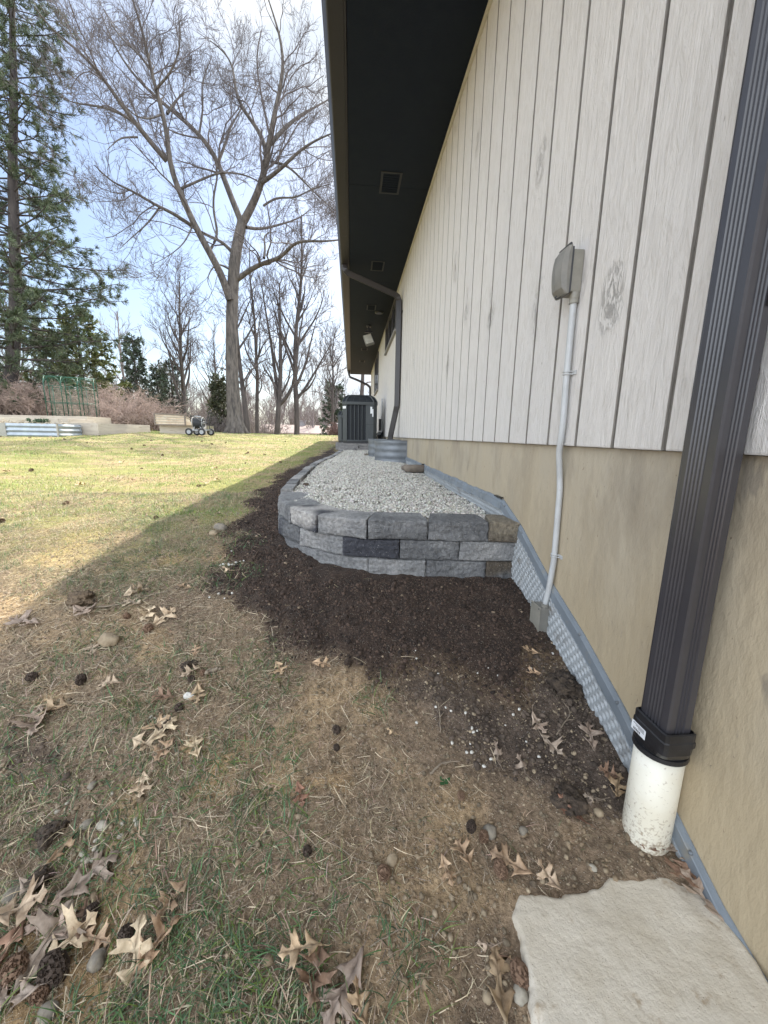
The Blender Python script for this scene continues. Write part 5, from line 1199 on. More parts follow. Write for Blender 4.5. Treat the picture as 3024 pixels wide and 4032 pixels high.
chips = [(1636, 2576), (1640, 2605), (1922, 2640), (1880, 2657), (1725, 2667), (2015, 2660), (1960, 2668), (1715, 2802), (1753, 2805), (1775, 2817), (1832, 2827), (1856, 2875), (1864, 2890), (1878, 2884), (1852, 2928), (1780, 2923), (1838, 2963), (1857, 2963), (1934, 2990), (1888, 3010), (1905, 3020), (2072, 2918), (2122, 2983), (2259, 3122), (2175, 2580), (2090, 2640), (900, 2225), (930, 2222), (945, 2218), (915, 2232), (960, 2216), (925, 2235), (903, 2240), (880, 2228), (869, 2232), (912, 2180), (885, 2365), (905, 2352), (825, 2355), (862, 2345), (915, 2350), (2044, 2802), (2020, 2820), (1640, 2850), (1990, 2855)]
for i, (px, py) in enumerate(chips):
    s_ = (rng.uniform(.005, .010) if py > 2500 else rng.uniform(.008, .014)); near = py > 2500
    stone(px, py, (s_*1.2, s_, s_*.9), 'white limestone chip spilled on the brown earth below the block wall' if near else 'white limestone chip along the left edge of the dark topsoil', 'chip', 80+i, 'stone chip', 'limestone_chip', 'white limestone chips spilled in the centre' if near else 'white chips at the left of the topsoil', .15, .3)
M['sod'] = mat('dry_sod', (.13, .088, .055), 1, (.20, .145, .09), 50, bump=1, bscale=140, bdist=.012)
def clod(px, py, size, label, seed): return stone(px, py, size, label, 'clod', seed, 'clod', 'dirt_clod', None, .3, .5)
clod(2240, 3155, (.075, .065, .045), 'large dark dirt clod left of the drain pipe', 5)
clod(190, 3290, (.055, .05, .035), 'dark round dirt clod in the grass near the left edge', 6)
clod(165, 3465, (.042, .042, .032), 'black dirt clod against the leaf at the left edge', 7)
stone(325, 2365, (.12, .08, .05), 'brown sod clump on the grass near the shade line', 'sod', 8, 'clod', 'dirt_clod', None, .35, .5)
clod(745, 2625, (.05, .04, .03), 'small black clod left of the pair of seed balls', 9)
clod(2230, 2700, (.12, .10, .05), 'broad low lump of dark earth beside the dimpled sheet', 12)
def twig(pts, r_, label, mk_='twigwood'):
    P = [onG(*p) for p in pts]; P = np.array([(p[0], p[1], float(surf(p[0], p[1]))+r_+.003) for p in P]); P = smooth_path(P, 14)
    P[:, :2] += rng.normal(0, r_*.4, (14, 2)); mb = MB(); mb.tube(P, np.linspace(r_, r_*.5, 14), 6)
    k_ = 6; d_ = P[8]-P[6]; mb.tube([P[6], P[6]+np.array((d_[1], -d_[0], .01))*.9+d_*.5], (r_*.6, r_*.3), 5)
    tag(mb.make('twig', M[mk_], None, smooth=True), label, 'twig', 'fallen twigs')
twig([(340, 2400), (450, 2390), (560, 2355), (670, 2330)], .004, 'long thin twig lying over the leaves on the left slope')
twig([(2190, 2900), (2250, 2815), (2215, 2775)], .0022, 'bent twig on the dark soil left of the dimpled sheet')
twig([(1690, 3055), (1740, 3015), (1810, 3005)], .0035, 'forked pale twig in the straw above the small green weed')
twig([(1735, 2890), (1730, 2830), (1722, 2780)], .0022, 'straight twig among the white chips')
twig([(1310, 3330), (1400, 3390), (1520, 3415)], .0015, 'long curved straw stem across the bare centre')
twig([(1460, 3735), (1600, 3650), (1670, 3545)], .0016, 'long arched stem left of the slab')
twig([(1100, 3900), (1080, 3980), (1120, 4020)], .003, 'dark twig at the bottom centre')
twig([(2190, 3900), (2260, 3885)], .0022, 'short dark twig lying on the slab')
twig([(820, 2660), (870, 2640)], .009, 'dark stub of bark left of the soil edge', 'twigwood')
twig([(70, 3240), (170, 3190)], .002, 'thin twig by the left edge')
for px0, py0, px1, py1, lb in [(2545, 3855, 2600, 3935, 'first short twig on the slab'), (2560, 3900, 2630, 3985, 'second short twig on the slab'), (2680, 3650, 2722, 3690, 'small curved black twig on the slab')]:
    a = at(px0, py0, Z=-1.018); b = at(px1, py1, Z=-1.018); mb = MB(); c_ = (a+b)/2+np.array((.006, .006, .002)); mb.tube(smooth_path([a, c_, b], 10), .0018, 6); tag(mb.make('twig', M['twigwood'], None), lb+' near the bottom right', 'twig', 'twigs on the slab')
# debris strip between slab and wall
lv, lf_ = LM[3]; 
def debris(x, y, z, L_, a, tone, label, tx=0):
    V, F = LM[int(rng.integers(0, 4))]; V = V*L_; V = V@np.array(Matrix.Rotation(tx, 3, 'X') @ Matrix.Rotation(a, 3, 'Z')).T
    me = bpy.data.meshes.new('oak_leaf'); me.from_pydata(V.tolist(), [], F); me.update(); at_ = me.color_attributes.new('Col', 'FLOAT_COLOR', 'POINT'); c_ = np.ones((len(V), 4), np.float32); c_[:, :3] = TONE[tone]; at_.data.foreach_set('color', c_.ravel())
    o = link('oak_leaf', me, None, M['leaf']); o.location = (x, y, z); md = o.modifiers.new('t', 'SOLIDIFY'); md.thickness = .0008; tag(o, label, 'leaf', 'fallen oak leaves')
debris(.795, .64, -1.01, .10, .3, 'grey', 'long curled grey leaf lying along the slab and the wall', .3)
debris(.790, .69, -1.00, .09, 1.9, 'brown', 'dark leaf at the upper corner of the slab by the wall')
# little green weed
wd = MB(); wp = onG(1750, 3085)
for a, l_ in ((.4, .018), (2.2, .016), (3.9, .020), (5.2, .013)):
    d_ = np.array((math.cos(a), math.sin(a), .25)); s_ = np.array((-math.sin(a), math.cos(a), 0)); o_ = wp+np.array((0, 0, .006))
    wd.add([o_, o_+d_*l_*.6+s_*.007, o_+d_*l_*1.1, o_+d_*l_*.6-s_*.007], [(0, 1, 2, 3)])
tag(wd.make('weed', mat('weed_green', (.03, .10, .03), .6), None), 'small dark green broadleaf weed in the straw at centre', 'weed')
# ------------------------------------------------------------------ trees (vectorised limb growth)
class Tubes:
    def __init__(s): s.V = []; s.F = []; s.n = 0
    def add(s, P, R, k=3):
        """P (N,M,3), R (N,M)"""
        N, M_, _ = P.shape
        if not N: return
        T = np.gradient(P, axis=1); T /= np.linalg.norm(T, axis=2, keepdims=True)+1e-9
        ref = np.where(np.abs(T[..., 2:3]) > .9, np.array([1., 0, 0]), np.array([0, 0, 1.]))
        X = np.cross(T, ref); X /= np.linalg.norm(X, axis=2, keepdims=True)+1e-9; Z = np.cross(X, T)
        a = np.linspace(0, 2*math.pi, k, endpoint=False)
        V = P[:, :, None]+R[:, :, None, None]*(X[:, :, None]*np.cos(a)[None, None, :, None]+Z[:, :, None]*np.sin(a)[None, None, :, None])
        idx = (np.arange(N)[:, None, None]*M_+np.arange(M_-1)[None, :, None])*k+np.arange(k)[None, None, :]
        nxt = idx-np.arange(k)+(np.arange(k)+1) % k
        F = np.stack([idx, nxt, nxt+k, idx+k], -1).reshape(-1, 4)+s.n
        s.V.append(V.reshape(-1, 3)); s.F.append(F); s.n += N*M_*k
    def make(s, name, m, parent): return mk(name, np.concatenate(s.V), np.concatenate(s.F), m, parent, smooth=True)
def resample(pts, rr, n):
    P = np.array(pts, float); t = np.concatenate([[0], np.cumsum(np.linalg.norm(np.diff(P, axis=0), axis=1))]); u = np.linspace(0, t[-1], n)
    Q = np.stack([np.interp(u, t, P[:, i]) for i in range(3)], 1); 
    for _ in range(2): Q[1:-1] = (Q[:-2]+2*Q[1:-1]+Q[2:])/4
    return Q, np.interp(u, np.linspace(0, t[-1], len(rr)), rr)
def spawn(P, R, n, t0, t1, L0, L1, ang, up, wob, M_=6, rr=.55, rmin=.004, r_=None, lens=None, droop=0):
    """n children for every parent in P (N,M,3)"""
    r_ = r_ or rng; N, K, _ = P.shape; pi = np.repeat(np.arange(N), n) if np.isscalar(n) else np.repeat(np.arange(N), n); C = len(pi)
    t = t0+(t1-t0)*r_.random(C); f = t*(K-1); i = np.minimum(f.astype(int), K-2); w = (f-i)[:, None]
    base = P[pi, i]*(1-w)+P[pi, i+1]*w; d = P[pi, i+1]-P[pi, i]; d /= np.linalg.norm(d, axis=1)[:, None]+1e-9
    br = R[pi, i]*(1-w[:, 0])+R[pi, i+1]*w[:, 0]
    q = r_.normal(size=(C, 3)); q -= d*(q*d).sum(1)[:, None]; q /= np.linalg.norm(q, axis=1)[:, None]
    a = r_.normal(ang, .18, C)[:, None]; D = d*np.cos(a)+q*np.sin(a); D[:, 2] += up; D /= np.linalg.norm(D, axis=1)[:, None]
    L_ = r_.uniform(L0, L1, C)*(1.15-.55*t)
    if lens is not None: L_ = L_*lens[pi]
    pts = [base]; cur = base.copy()
    for m in range(M_-1):
        D = D+r_.normal(0, wob, (C, 3)); D[:, 2] += up*.25-droop*m/M_; D /= np.linalg.norm(D, axis=1)[:, None]; cur = cur+D*(L_/(M_-1))[:, None]; pts.append(cur)
    P2 = np.stack(pts, 1); r0 = np.maximum(br*rr, rmin); R2 = np.maximum(r0[:, None]*np.linspace(1, .35, M_)[None], rmin*.7)
    return P2, R2
def finish_tree(name, loc, limbs, trunkset, label, cat, dens, group=None, twig=None, bark=None, sc=1.0, tw=1.0, seed=1, up=.18, lv=(1, 1, 1)):
    """limbs: list of (P,R) resampled; first trunkset of them make the trunk part"""
    r_ = np.random.default_rng(seed); o = empty(name, loc, label, cat, group)
    T = Tubes(); 
    for P, R in limbs: T.add(P[None], R[None], 9 if R[0] > .05 else 6)
    T.make('trunk', bark or M['bark'], o)
    C = Tubes(); P = np.stack([l[0] for l in limbs[trunkset:]]); R = np.stack([l[1] for l in limbs[trunkset:]])
    Ls = np.linalg.norm(np.diff(P, axis=1), axis=2).sum(1); n1 = np.maximum(2, (Ls/sc*1.15*dens*lv[0]).astype(int))
    P1, R1 = spawn(P, R, n1, .22, 1.0, 1.3*sc, 3.3*sc, .75, up*.6, .20, 8, .45, .010*tw, r_); C.add(P1, R1, 4)
    P2, R2 = spawn(P1, R1, max(1, int(5*dens*lv[1])), .2, 1, .6*sc, 1.5*sc, .7, up, .2, 6, .5, .0075*tw, r_); C.add(P2, R2, 3)
    P3, R3 = spawn(P2, R2, max(1, int(4*dens*lv[2])), .15, 1, .3*sc, .75*sc, .65, up, .18, 4, .55, .0055*tw, r_); C.add(P3, R3, 3)
    if name == 'oak_tree': P4, R4 = spawn(P3, R3, 2, .2, 1, .15, .4, .6, up, .15, 3, .7, .0055, r_); C.add(P4, R4, 3)
    C.make('crown', twig or M['twig'], o)
    return o
K7 = .8439
def L7(pts, r0, r1, Y0, dY, n=18):
    """limb from picture positions, running away or towards us by dY metres"""
    m = len(pts); P = []
    for i, (x, y) in enumerate(pts): P.append(at(x*K7, y*K7, Y=Y0+dY*(i/(m-1))))
    return resample(P, np.linspace(r0*.78, r1*.6, 4), n)
TY = 19.0
big = [
 resample([at(930, 1722, Y=TY), at(928, 1690, Y=TY), at(921, 1600, Y=TY), at(914, 1500, Y=TY), at(912, 1400, Y=TY), at(912, 1266, Y=TY), at(914, 1180, Y=TY), at(924, 1012, Y=TY), at(941, 928, Y=TY), at(953, 878, Y=TY)], [.50, .34, .29, .265, .25, .245, .24, .235, .22, .20], 28),
 L7([(1130, 1045), (1165, 990), (1200, 910), (1225, 850), (1245, 780), (1240, 720), (1262, 640), (1272, 560), (1300, 450), (1333, 300), (1318, 180), (1282, 90), (1240, -40)], .21, .03, TY, -2.0),
 L7([(1225, 850), (1262, 826), (1330, 770), (1400, 700), (1480, 650), (1580, 610)], .11, .03, TY-.6, -2.5),
 L7([(1245, 690), (1330, 595), (1400, 538), (1470, 500), (1560, 450)], .12, .03, TY-.8, 2),
 L7([(1130, 1045), (1100, 970), (1060, 880), (1030, 790), (1010, 720), (930, 620), (850, 550), (790, 510), (700, 430), (600, 330), (520, 200), (470, 60)], .17, .03, TY, 1.8),
 L7([(1012, 770), (1045, 690), (1075, 590), (1120, 520), (1160, 430)], .09, .02, TY+.6, 2),
 L7([(1245, 780), (1242, 700), (1232, 645), (1175, 565), (1110, 480), (1092, 400), (1092, 300), (1040, 230), (980, 190)], .13, .03, TY-.4, 1.2),
 L7([(1073, 1400), (1040, 1290), (1000, 1210), (960, 1150), (905, 1045), (850, 925), (812, 840), (778, 750), (792, 650), (765, 530), (722, 420), (702, 320), (680, 190), (640, 60), (600, -60)], .21, .04, TY-.2, -2.2, 24),
 L7([(778, 750), (720, 685), (640, 585), (560, 480), (455, 325), (345, 215), (220, 130), (160, 30)], .13, .03, TY-1.2, -2.5),
 L7([(745, 715), (650, 590), (565, 525), (445, 490), (345, 485), (260, 440)], .10, .02, TY-1.2, 2),
 L7([(905, 1060), (800, 990), (740, 965), (600, 880), (520, 852), (440, 770)], .10, .025, TY-.5, -3),
 L7([(745, 968), (700, 1030), (660, 1070), (600, 1120), (560, 1160)], .05, .015, TY-1.5, -1.5, 12),
 L7([(1086, 1180), (1040, 1130), (990, 1108), (940, 1080), (885, 1058)], .10, .04, TY, -1.0, 12),
 L7([(845, 880), (930, 842), (1020, 803), (1100, 805), (1190, 830), (1220, 858)], .06, .04, TY-.9, .4, 14),
 L7([(985, 1160), (1025, 1090), (1000, 1030), (992, 920), (1018, 830), (1010, 760)], .07, .05, TY-.3, .6, 14),
 L7([(1106, 1305), (1160, 1262), (1225, 1225), (1290, 1212), (1340, 1190), (1352, 1132), (1420, 1120), (1500, 1130), (1590, 1118)], .14, .04, TY, -3.0),
 L7([(1232, 1205), (1238, 1150), (1228, 1090), (1290, 1080)], .07, .02, TY-1.2, 1, 10),
 L7([(1148, 1060), (1205, 1075), (1300, 1050), (1395, 1022), (1470, 960)], .09, .02, TY, 2.5, 12),
 L7([(1230, 960), (1290, 915), (1380, 930), (1450, 880), (1540, 860)], .06, .02, TY-.4, -2, 12),
 L7([(1265, 755), (1340, 765), (1420, 850), (1500, 930), (1560, 980)], .07, .02, TY-.4, -1.5, 12),
 L7([(1068, 1255), (1020, 1222), (990, 1245), (960, 1310), (985, 1352)], .055, .015, TY-.1, -1, 10),
 L7([(780, 530), (830, 455), (860, 440)], .07, .03, TY-1.5, .5, 8),
 L7([(640, 640), (560, 640), (500, 700)], .05, .015, TY-1.4, -1.5, 8),
 L7([(700, 320), (640, 240), (560, 180), (480, 40)], .06, .02, TY-1.8, 1.5, 10),
 L7([(765, 530), (690, 560), (620, 540), (560, 470)], .05, .02, TY-1.6, -1.2, 10),
 L7([(930, 620), (950, 500), (940, 380), (990, 260)], .06, .02, TY+1, 1, 10),
 L7([(722, 420), (800, 340), (850, 200), (830, 60)], .06, .02, TY-1.9, -1, 10),
 L7([(900, 1050), (860, 1140), (780, 1200), (700, 1240)], .04, .012, TY-.8, -2, 10),
]
NB = 18
big = [(resample(P, R, NB+10)) for P, R in big]
bt = finish_tree('oak_tree', tuple(at(930, 1712, Y=TY)), big, 1, 'tallest bare tree with a thick furrowed trunk and wide spreading limbs beside the garden beds', 'tree', 1.40, seed=5, sc=1.0, tw=.9, up=.16, lv=(1.15, 1, 1.1))
# root flare and burl
bx = at(930, 1706, Y=TY)
for a in np.linspace(0, 6.28, 9)[:-1]:
    d_ = np.array((math.cos(a), math.sin(a), 0)); MB().tube([bx+d_*.66+(0, 0, -.10), bx+d_*.46+(0, 0, .03), bx+d_*.30+(0, 0, .32), bx+d_*.20+(0, 0, .9)], (.06, .12, .13, .08), 7).make('root', M['bark'], bt, smooth=True)
bb = at(882, 1400, Y=TY-.05); MB().tube([bb+(.30, 0, -.5), bb+(.16, 0, -.12), bb+(.18, 0, .08), bb+(.34, 0, .2)], (.08, .13, .12, .07), 8).make('burl', M['bark'], bt, smooth=True)

def bare_tree(name, bx_, by_, Y, H, r0, seed, label, lean=0, fork=(), nl=7, dens=.8, sc=.75, tw=1.6, group=None, twig=None, bark=None, spread=.5, zb=None, y0=.22, cat='tree', up=.3):
    H *= .84; r0 *= .62; tw *= .8; nl = int(nl*1.6); dens *= 1.25
    b = at(bx_, by_, Y=Y); b[2] = G(b[0], b[1])-.1 if zb is None else zb; r_ = np.random.default_rng(seed); P = [b]; cur = b.copy(); n = 9
    for i in range(n):
        cur = cur+np.array((lean*H/n/10+r_.normal(0, .035*H/n*1.8), r_.normal(0, .05*H/n), H/n)); P.append(cur.copy())
    tr = resample(P, [r0*1.15, r0*.85, r0*.55, r0*.2], 18); limbs = [tr]
    for k_ in range(nl):
        t = y0+(.92-y0)*(k_+.3)/nl; f = t*17; i = int(f); p = tr[0][i]; az = r_.uniform(0, 6.28); L_ = H*spread*(1.15-t)*r_.uniform(.7, 1.15); q = p.copy(); pts = [p]
        d_ = np.array((math.cos(az)*.62, math.sin(az)*.62, .9)); d_ /= np.linalg.norm(d_)
        for m in range(6): d_ = d_+np.array((r_.normal(0, .12), r_.normal(0, .12), .12)); d_ /= np.linalg.norm(d_); q = q+d_*L_/6; pts.append(q.copy())
        rr = tr[1][i]*.6; limbs.append(resample(pts, [rr, rr*.7, rr*.2], 18))
    for pts, ra, rb in fork:
        limbs.append(resample([at(x, y, Y=Y+dy) for x, y, dy in pts], [ra*.7, (ra+rb)*.35, rb*.6], 18))
    return finish_tree(name, tuple(b), limbs, 0, label, cat, dens, group, twig or M['twig'], bark or M['bark_dark'], sc, tw, seed, up)
bare_tree('bare_tree', 978, 1712, 21.5, 9.5, .22, 11, 'dark leaning trunk directly behind the tallest tree', -1.0, dens=.7, nl=5, y0=.5)
bare_tree('bare_tree', 1013, 1714, 24, 12, .17, 12, 'slender straight bare tree just right of the tallest tree', 0, dens=.8, nl=7, sc=.7, spread=.32)
bare_tree('bare_tree', 1090, 1716, 22, 9.0, .22, 13, 'bare tree whose trunk forks low, with the right arm curving up', 0.1, [([(1095, 1600, 0), (1125, 1570, -.2), (1150, 1530, -.4), (1165, 1460, -.6), (1175, 1340, -.8), (1200, 1200, -1)], .15, .04), ([(1095, 1580, 0), (1085, 1480, .2), (1070, 1370, .4), (1050, 1250, .6), (1030, 1120, .8)], .15, .04)], dens=.8, nl=5, spread=.4)
bare_tree('bare_tree', 1168, 1716, 22.5, 13, .22, 14, 'tall bare tree in front of the pink roofed house, right of the forked one', .3, [([(1170, 1560, 0), (1215, 1530, -.4), (1240, 1490, -.8), (1250, 1440, -1.2)], .09, .03)], dens=.9, nl=9, spread=.42)
bare_tree('bare_tree', 735, 1690, 27, 11, .24, 15, 'broad bare tree behind the cold frame', .2, dens=.9, nl=9, spread=.55, sc=.85)
bare_tree('bare_tree', 500, 1690, 36, 12, .2, 16, 'pale bare tree left of the small spruce', 0, dens=.6, nl=7, twig=M['twig_far'], bark=M['twig_far'], tw=2.4)
bare_tree('bare_tree', 1300, 1705, 30, 9.5, .17, 17, 'thin bare tree beside the small pine at the right edge of the lawn', .9, dens=.8, nl=8, spread=.5, tw=2)
bare_tree('bare_tree', 860, 1700, 33, 10, .16, 18, 'bare tree between the hose cart and the tallest tree', -.3, dens=.6, nl=7, tw=2.3)
bare_tree('bare_tree', 1418, 1700, 27, 9, .27, 19, 'single thick trunk seen through the gap at the end of the house', .15, dens=.3, nl=3, y0=.6)
bare_tree('bare_tree', 60, 1640, 30, 11, .2, 20, 'bare tree tangled behind the big pine', .4, dens=.7, nl=8, spread=.5, tw=2.2)
bare_tree('bare_tree', 640, 1690, 40, 9, .16, 22, 'dark thin bare tree beside the twin dark spruces', 0, dens=.6, nl=7, tw=2.8, twig=M['twig_far'], bark=M['twig_far'])
bare_tree('bare_tree', 1230, 1700, 48, 10, .16, 23, 'distant bare tree rising above the ridge of the pink roofed house', 0, dens=.6, nl=7, tw=3, twig=M['twig_far'], bark=M['twig_far'], zb=-2.5)
# far woodland as one mass
def woodland():
    r_ = np.random.default_rng(99); T = Tubes(); Ps = []; Rs = []
    for i in range(240):
        Y = r_.uniform(52, 105); X = r_.uniform(-1.15*Y, .10*Y); H = r_.uniform(6.0, 10.5)*(1 if X < -.35*Y else .9); b = np.array((X, Y, float(G(X, Y))-.2)); P = [b+np.array((r_.normal(0, .25)*j*.3, r_.normal(0, .25)*j*.3, H*j/7)) for j in range(8)]; Ps.append(P); Rs.append(np.linspace(.16, .03, 8)*r_.uniform(.7, 1.3))
    P = np.array(Ps); R = np.array(Rs); T.add(P, R, 4)
    P1, R1 = spawn(P, R, 12, .25, 1, 1.8, 4.2, .6, .35, .12, 6, .5, .035, r_); T.add(P1, R1, 3)
    P2, R2 = spawn(P1, R1, 6, .2, 1, 1, 2.2, .6, .3, .15, 4, .5, .024, r_); T.add(P2, R2, 3)
    P3, R3 = spawn(P2, R2, 3, .2, 1, .6, 1.3, .6, .3, .15, 3, .5, .018, r_); T.add(P3, R3, 3)
    o = mk('woodland', np.concatenate(T.V), np.concatenate(T.F), M['twig_far']); tag(o, 'distant bare grey brown woodland along the horizon', 'woodland', kind='stuff')
woodland()

# ------------------------------------------------------------------ evergreens
def tuft_tpl(n=9, L_=1.0, w=.05, seed=0, cone=.9):
    r_ = np.random.default_rng(seed); V = []; F = []
    for i in range(n):
        a = r_.uniform(0, 6.28); t = r_.uniform(.1, cone); d_ = np.array((math.sin(t)*math.cos(a), math.sin(t)*math.sin(a), math.cos(t))); s_ = np.cross(d_, r_.normal(size=3)); s_ /= np.linalg.norm(s_)
        b = len(V); l_ = L_*r_.uniform(.7, 1.15); V += [-s_*w*.4, s_*w*.4, d_*l_+s_*w*.5, d_*l_-s_*w*.5]; F.append((b, b+1, b+2, b+3))
    return np.array(V), np.array(F)
def dirs_to_R(D):
    D = D/np.linalg.norm(D, axis=1)[:, None]; ref = np.where(np.abs(D[:, 2:3]) > .9, np.array([1., 0, 0]), np.array([0, 0, 1.])); X = np.cross(ref, D); X /= np.linalg.norm(X, axis=1)[:, None]; Y = np.cross(D, X); return np.stack([X, Y, D], -1)
def conifer(name, base, H, rb, label, seed, col, rad_fn, nwh, per, tuft, ntw, start=.1, droop=.0, upb=.1, tw=.05, trunk_pts=None, r0=.3, gap=0, kneedle=9, barkm=None, density=1.0):
    r_ = np.random.default_rng(seed); o = empty(name, tuple(base), label, 'tree')
    base = np.array(base, float); P = trunk_pts if trunk_pts is not None else [base+np.array((r_.normal(0, .02*H/8), r_.normal(0, .02*H/8), H*j/8-.15*(j == 0))) for j in range(9)]
    tr, trr = resample(P, [r0*1.1, r0*.8, r0*.5, r0*.1], 30); T = Tubes(); T.add(tr[None], trr[None], 9)
    Ps = []; Rs = []
    for i in range(nwh):
        t = start+(1-start)*(i+r_.uniform(-.3, .3))/nwh; t = min(max(t, start), .985); f = t*29; j = min(int(f), 28); p = tr[j]+(tr[j+1]-tr[j])*(f-j)
        for q in range(per):
            az = 6.283*(q+r_.uniform(-.35, .35))/per+i*1.3; L_ = rad_fn(t)*r_.uniform(.62, 1.12); d_ = np.array((math.cos(az), math.sin(az), upb+r_.normal(0, .08))); pts = [p]; c_ = p.copy()
            for m in range(7): d_ = d_+np.array((r_.normal(0, .05), r_.normal(0, .05), (-droop if m < 4 else droop*1.2+.04))); d_ /= np.linalg.norm(d_); c_ = c_+d_*L_/7; pts.append(c_)
            Ps.append(pts); rr = min(max(trr[j]*.22, .014), .05); Rs.append(np.linspace(rr, .012, 8))
    P = np.array(Ps); R = np.array(Rs); T.add(P, R, 5)
    Ls = np.linalg.norm(np.diff(P, axis=1), axis=2).sum(1); n1 = np.maximum(3, (Ls*ntw).astype(int))
    P1, R1 = spawn(P, R, n1, .22, 1, .35*tuft[1], .95*tuft[1], .85, .02, .14, 5, .5, .008, r_, droop=.06); T.add(P1, R1, 3)
    T.make('trunk', barkm or M['bark_dark'], o)
    # needle tufts along the outer shoots
    n = len(P1); per_ = max(2, int(5*density)); pi = np.repeat(np.arange(n), per_); t = r_.uniform(.25, 1.0, len(pi))*3.999; i = t.astype(int); w = (t-i)[:, None]; pos = P1[pi, i]*(1-w)+P1[pi, i+1]*w; D = P1[pi, i+1]-P1[pi, i]; D = D/np.linalg.norm(D, axis=1)[:, None]+r_.normal(0, .45, D.shape)+np.array((0, 0, .25))
    cols = np.array([col])*r_.uniform(.55, 1.5, (len(pi), 1))*(1+r_.normal(0, .06, (len(pi), 3)))
    parts = []; v = r_.integers(0, 3, len(pi)); Rm = dirs_to_R(D)
    for k_ in range(3):
        V, F = tuft_tpl(kneedle, 1, tw, seed+k_); m_ = v == k_
        parts.append((V, F, pos[m_], Rm[m_], tuft[0]*r_.uniform(.7, 1.3, int(m_.sum())), np.clip(cols[m_], .004, .5)))
    V, F, C = scatter(parts); mk('crown', V, F, M['needles'], o, col=C)
    return o
# great pine at the left
pt = [at(28, 1660, Y=20), at(35, 1560, Y=20), at(52, 1430, Y=20), at(62, 1200, Y=20), at(60, 1000, Y=20), at(52, 800, Y=20), at(48, 600, Y=20), at(58, 400, Y=20), at(50, 200, Y=20), at(48, 0, Y=20), at(40, -500, Y=20)]
pb = np.array(pt[0]); Hp = pt[-1][2]-pt[0][2]
conifer('pine_tree', pb, Hp, 5, 'tall white pine with layered dark green boughs at the left edge', 31, (.080, .108, .052), lambda t: np.interp(t, [0, .10, .16, .3, .5, .7, .85, 1.0], [2.4, 2.8, 3.9, 4.0, 2.6, 2.0, 1.6, .8]), 42, 5, (.19, 1.0), 6.0, start=.045, droop=.02, upb=.10, tw=.075, trunk_pts=pt, r0=.26, kneedle=9, density=1.05)
def small_con(px, py, Y, toppy, label, seed, col, w, **k):
    b = at(px, py, Y=Y); top = at(px, toppy, Y=Y); b[2] = G(b[0], b[1])-.1; H = top[2]-b[2]
    return conifer('spruce_tree', b, H, w, label, seed, col, lambda t: w*(1.06-t)**.8, k.pop('nwh', 20), k.pop('per', 6), k.pop('tuft', (.26, .8)), k.pop('ntw', 3.2), droop=k.pop('droop', .06), upb=k.pop('upb', -.05), tw=k.pop('tw', .22), r0=k.pop('r0', .14), kneedle=6, **k)
small_con(348, 1660, 24, 1225, 'bushy yellow green evergreen behind the green trellis', 41, (.15, .17, .06), 2.7, nwh=16, per=7, tuft=(.20, 1.0), upb=.25, droop=-.02, density=1.1)
small_con(215, 1660, 26, 1290, 'dull green evergreen between the big pine and the trellis', 47, (.10, .13, .05), 2.4, nwh=13, per=6, tuft=(.20, 1.0), upb=.2, droop=-.01, density=.8)
small_con(555, 1690, 34, 1318, 'slim pointed dark spruce standing alone in the gap of sky', 42, (.070, .090, .062), 1.3, density=.7)
small_con(690, 1690, 34, 1420, 'broad dark spruce behind the cold frame', 43, (.070, .090, .062), 1.5, tuft=(.24, .9), density=.5)
small_con(635, 1690, 37, 1440, 'left one of the two dark spruces behind the cold frame', 44, (.070, .090, .062), 1.0, density=.5)
small_con(872, 1700, 30, 1480, 'low green spruce just left of the tallest tree', 45, (.075, .085, .045), .95, density=.45)
small_con(1318, 1708, 33, 1500, 'small open pine beside the rear air conditioner', 46, (.06, .085, .055), 1.9, nwh=11, per=5, density=.8)
# ------------------------------------------------------------------ brush
def bush(px, py, Y, w, h, d_, n, label, seed, m_=None, name='bush', sc=1.0):
    r_ = np.random.default_rng(seed); b = at(px, py, Y=Y); b[2] = G(b[0], b[1])
    N = n; a = r_.uniform(0, 6.28, N); rr = np.sqrt(r_.random(N)); X = b[0]+rr*np.cos(a)*w*.45; Yy = b[1]+rr*np.sin(a)*d_*.45; base = np.stack([X, Yy, np.full(N, b[2])], 1)
    out = np.stack([np.cos(a)*rr*.55, np.sin(a)*rr*.4, np.ones(N)], 1)+r_.normal(0, .28, (N, 3))*np.array((1, 1, .3)); D = out/np.linalg.norm(out, axis=1)[:, None]; L_ = h*r_.uniform(.6, 1.1, N)*(1-.25*rr); pts = [base]; c_ = base.copy()
    for m in range(7): D = D+r_.normal(0, .13, (N, 3)); D[:, 2] -= .06*m; D /= np.linalg.norm(D, axis=1)[:, None]; c_ = c_+D*(L_*1.15/7)[:, None]; pts.append(c_)
    P = np.stack(pts, 1); R = np.linspace(.014, .006, 8)[None]*r_.uniform(.7, 1.4, (N, 1))*sc; T = Tubes(); T.add(P, R, 3)
    P1, R1 = spawn(P, R, 7, .15, 1, .3*h*.5, .6*h*.5, .9, .0, .25, 5, .7, .006*sc, r_, droop=.1); T.add(P1, R1, 3)
    P2, R2 = spawn(P1, R1, 4, .1, 1, .12*h*.5, .4*h*.5, .9, .0, .25, 4, .7, .005*sc, r_); T.add(P2, R2, 3)
    return tag(T.make(name, m_ or M['brush'], None), label, 'bush')
bush(480, 1660, 18.5, 3.6, 1.9, 2.2, 190, 'large tangled pink brown thicket right of the green trellis', 51)
bush(600, 1675, 18.8, 3.2, 1.25, 2, 150, 'lower end of the brown thicket, behind the long bed', 52)
bush(420, 1650, 20.5, 3.2, 2.3, 2, 120, 'taller brown brush behind the green trellis', 55)
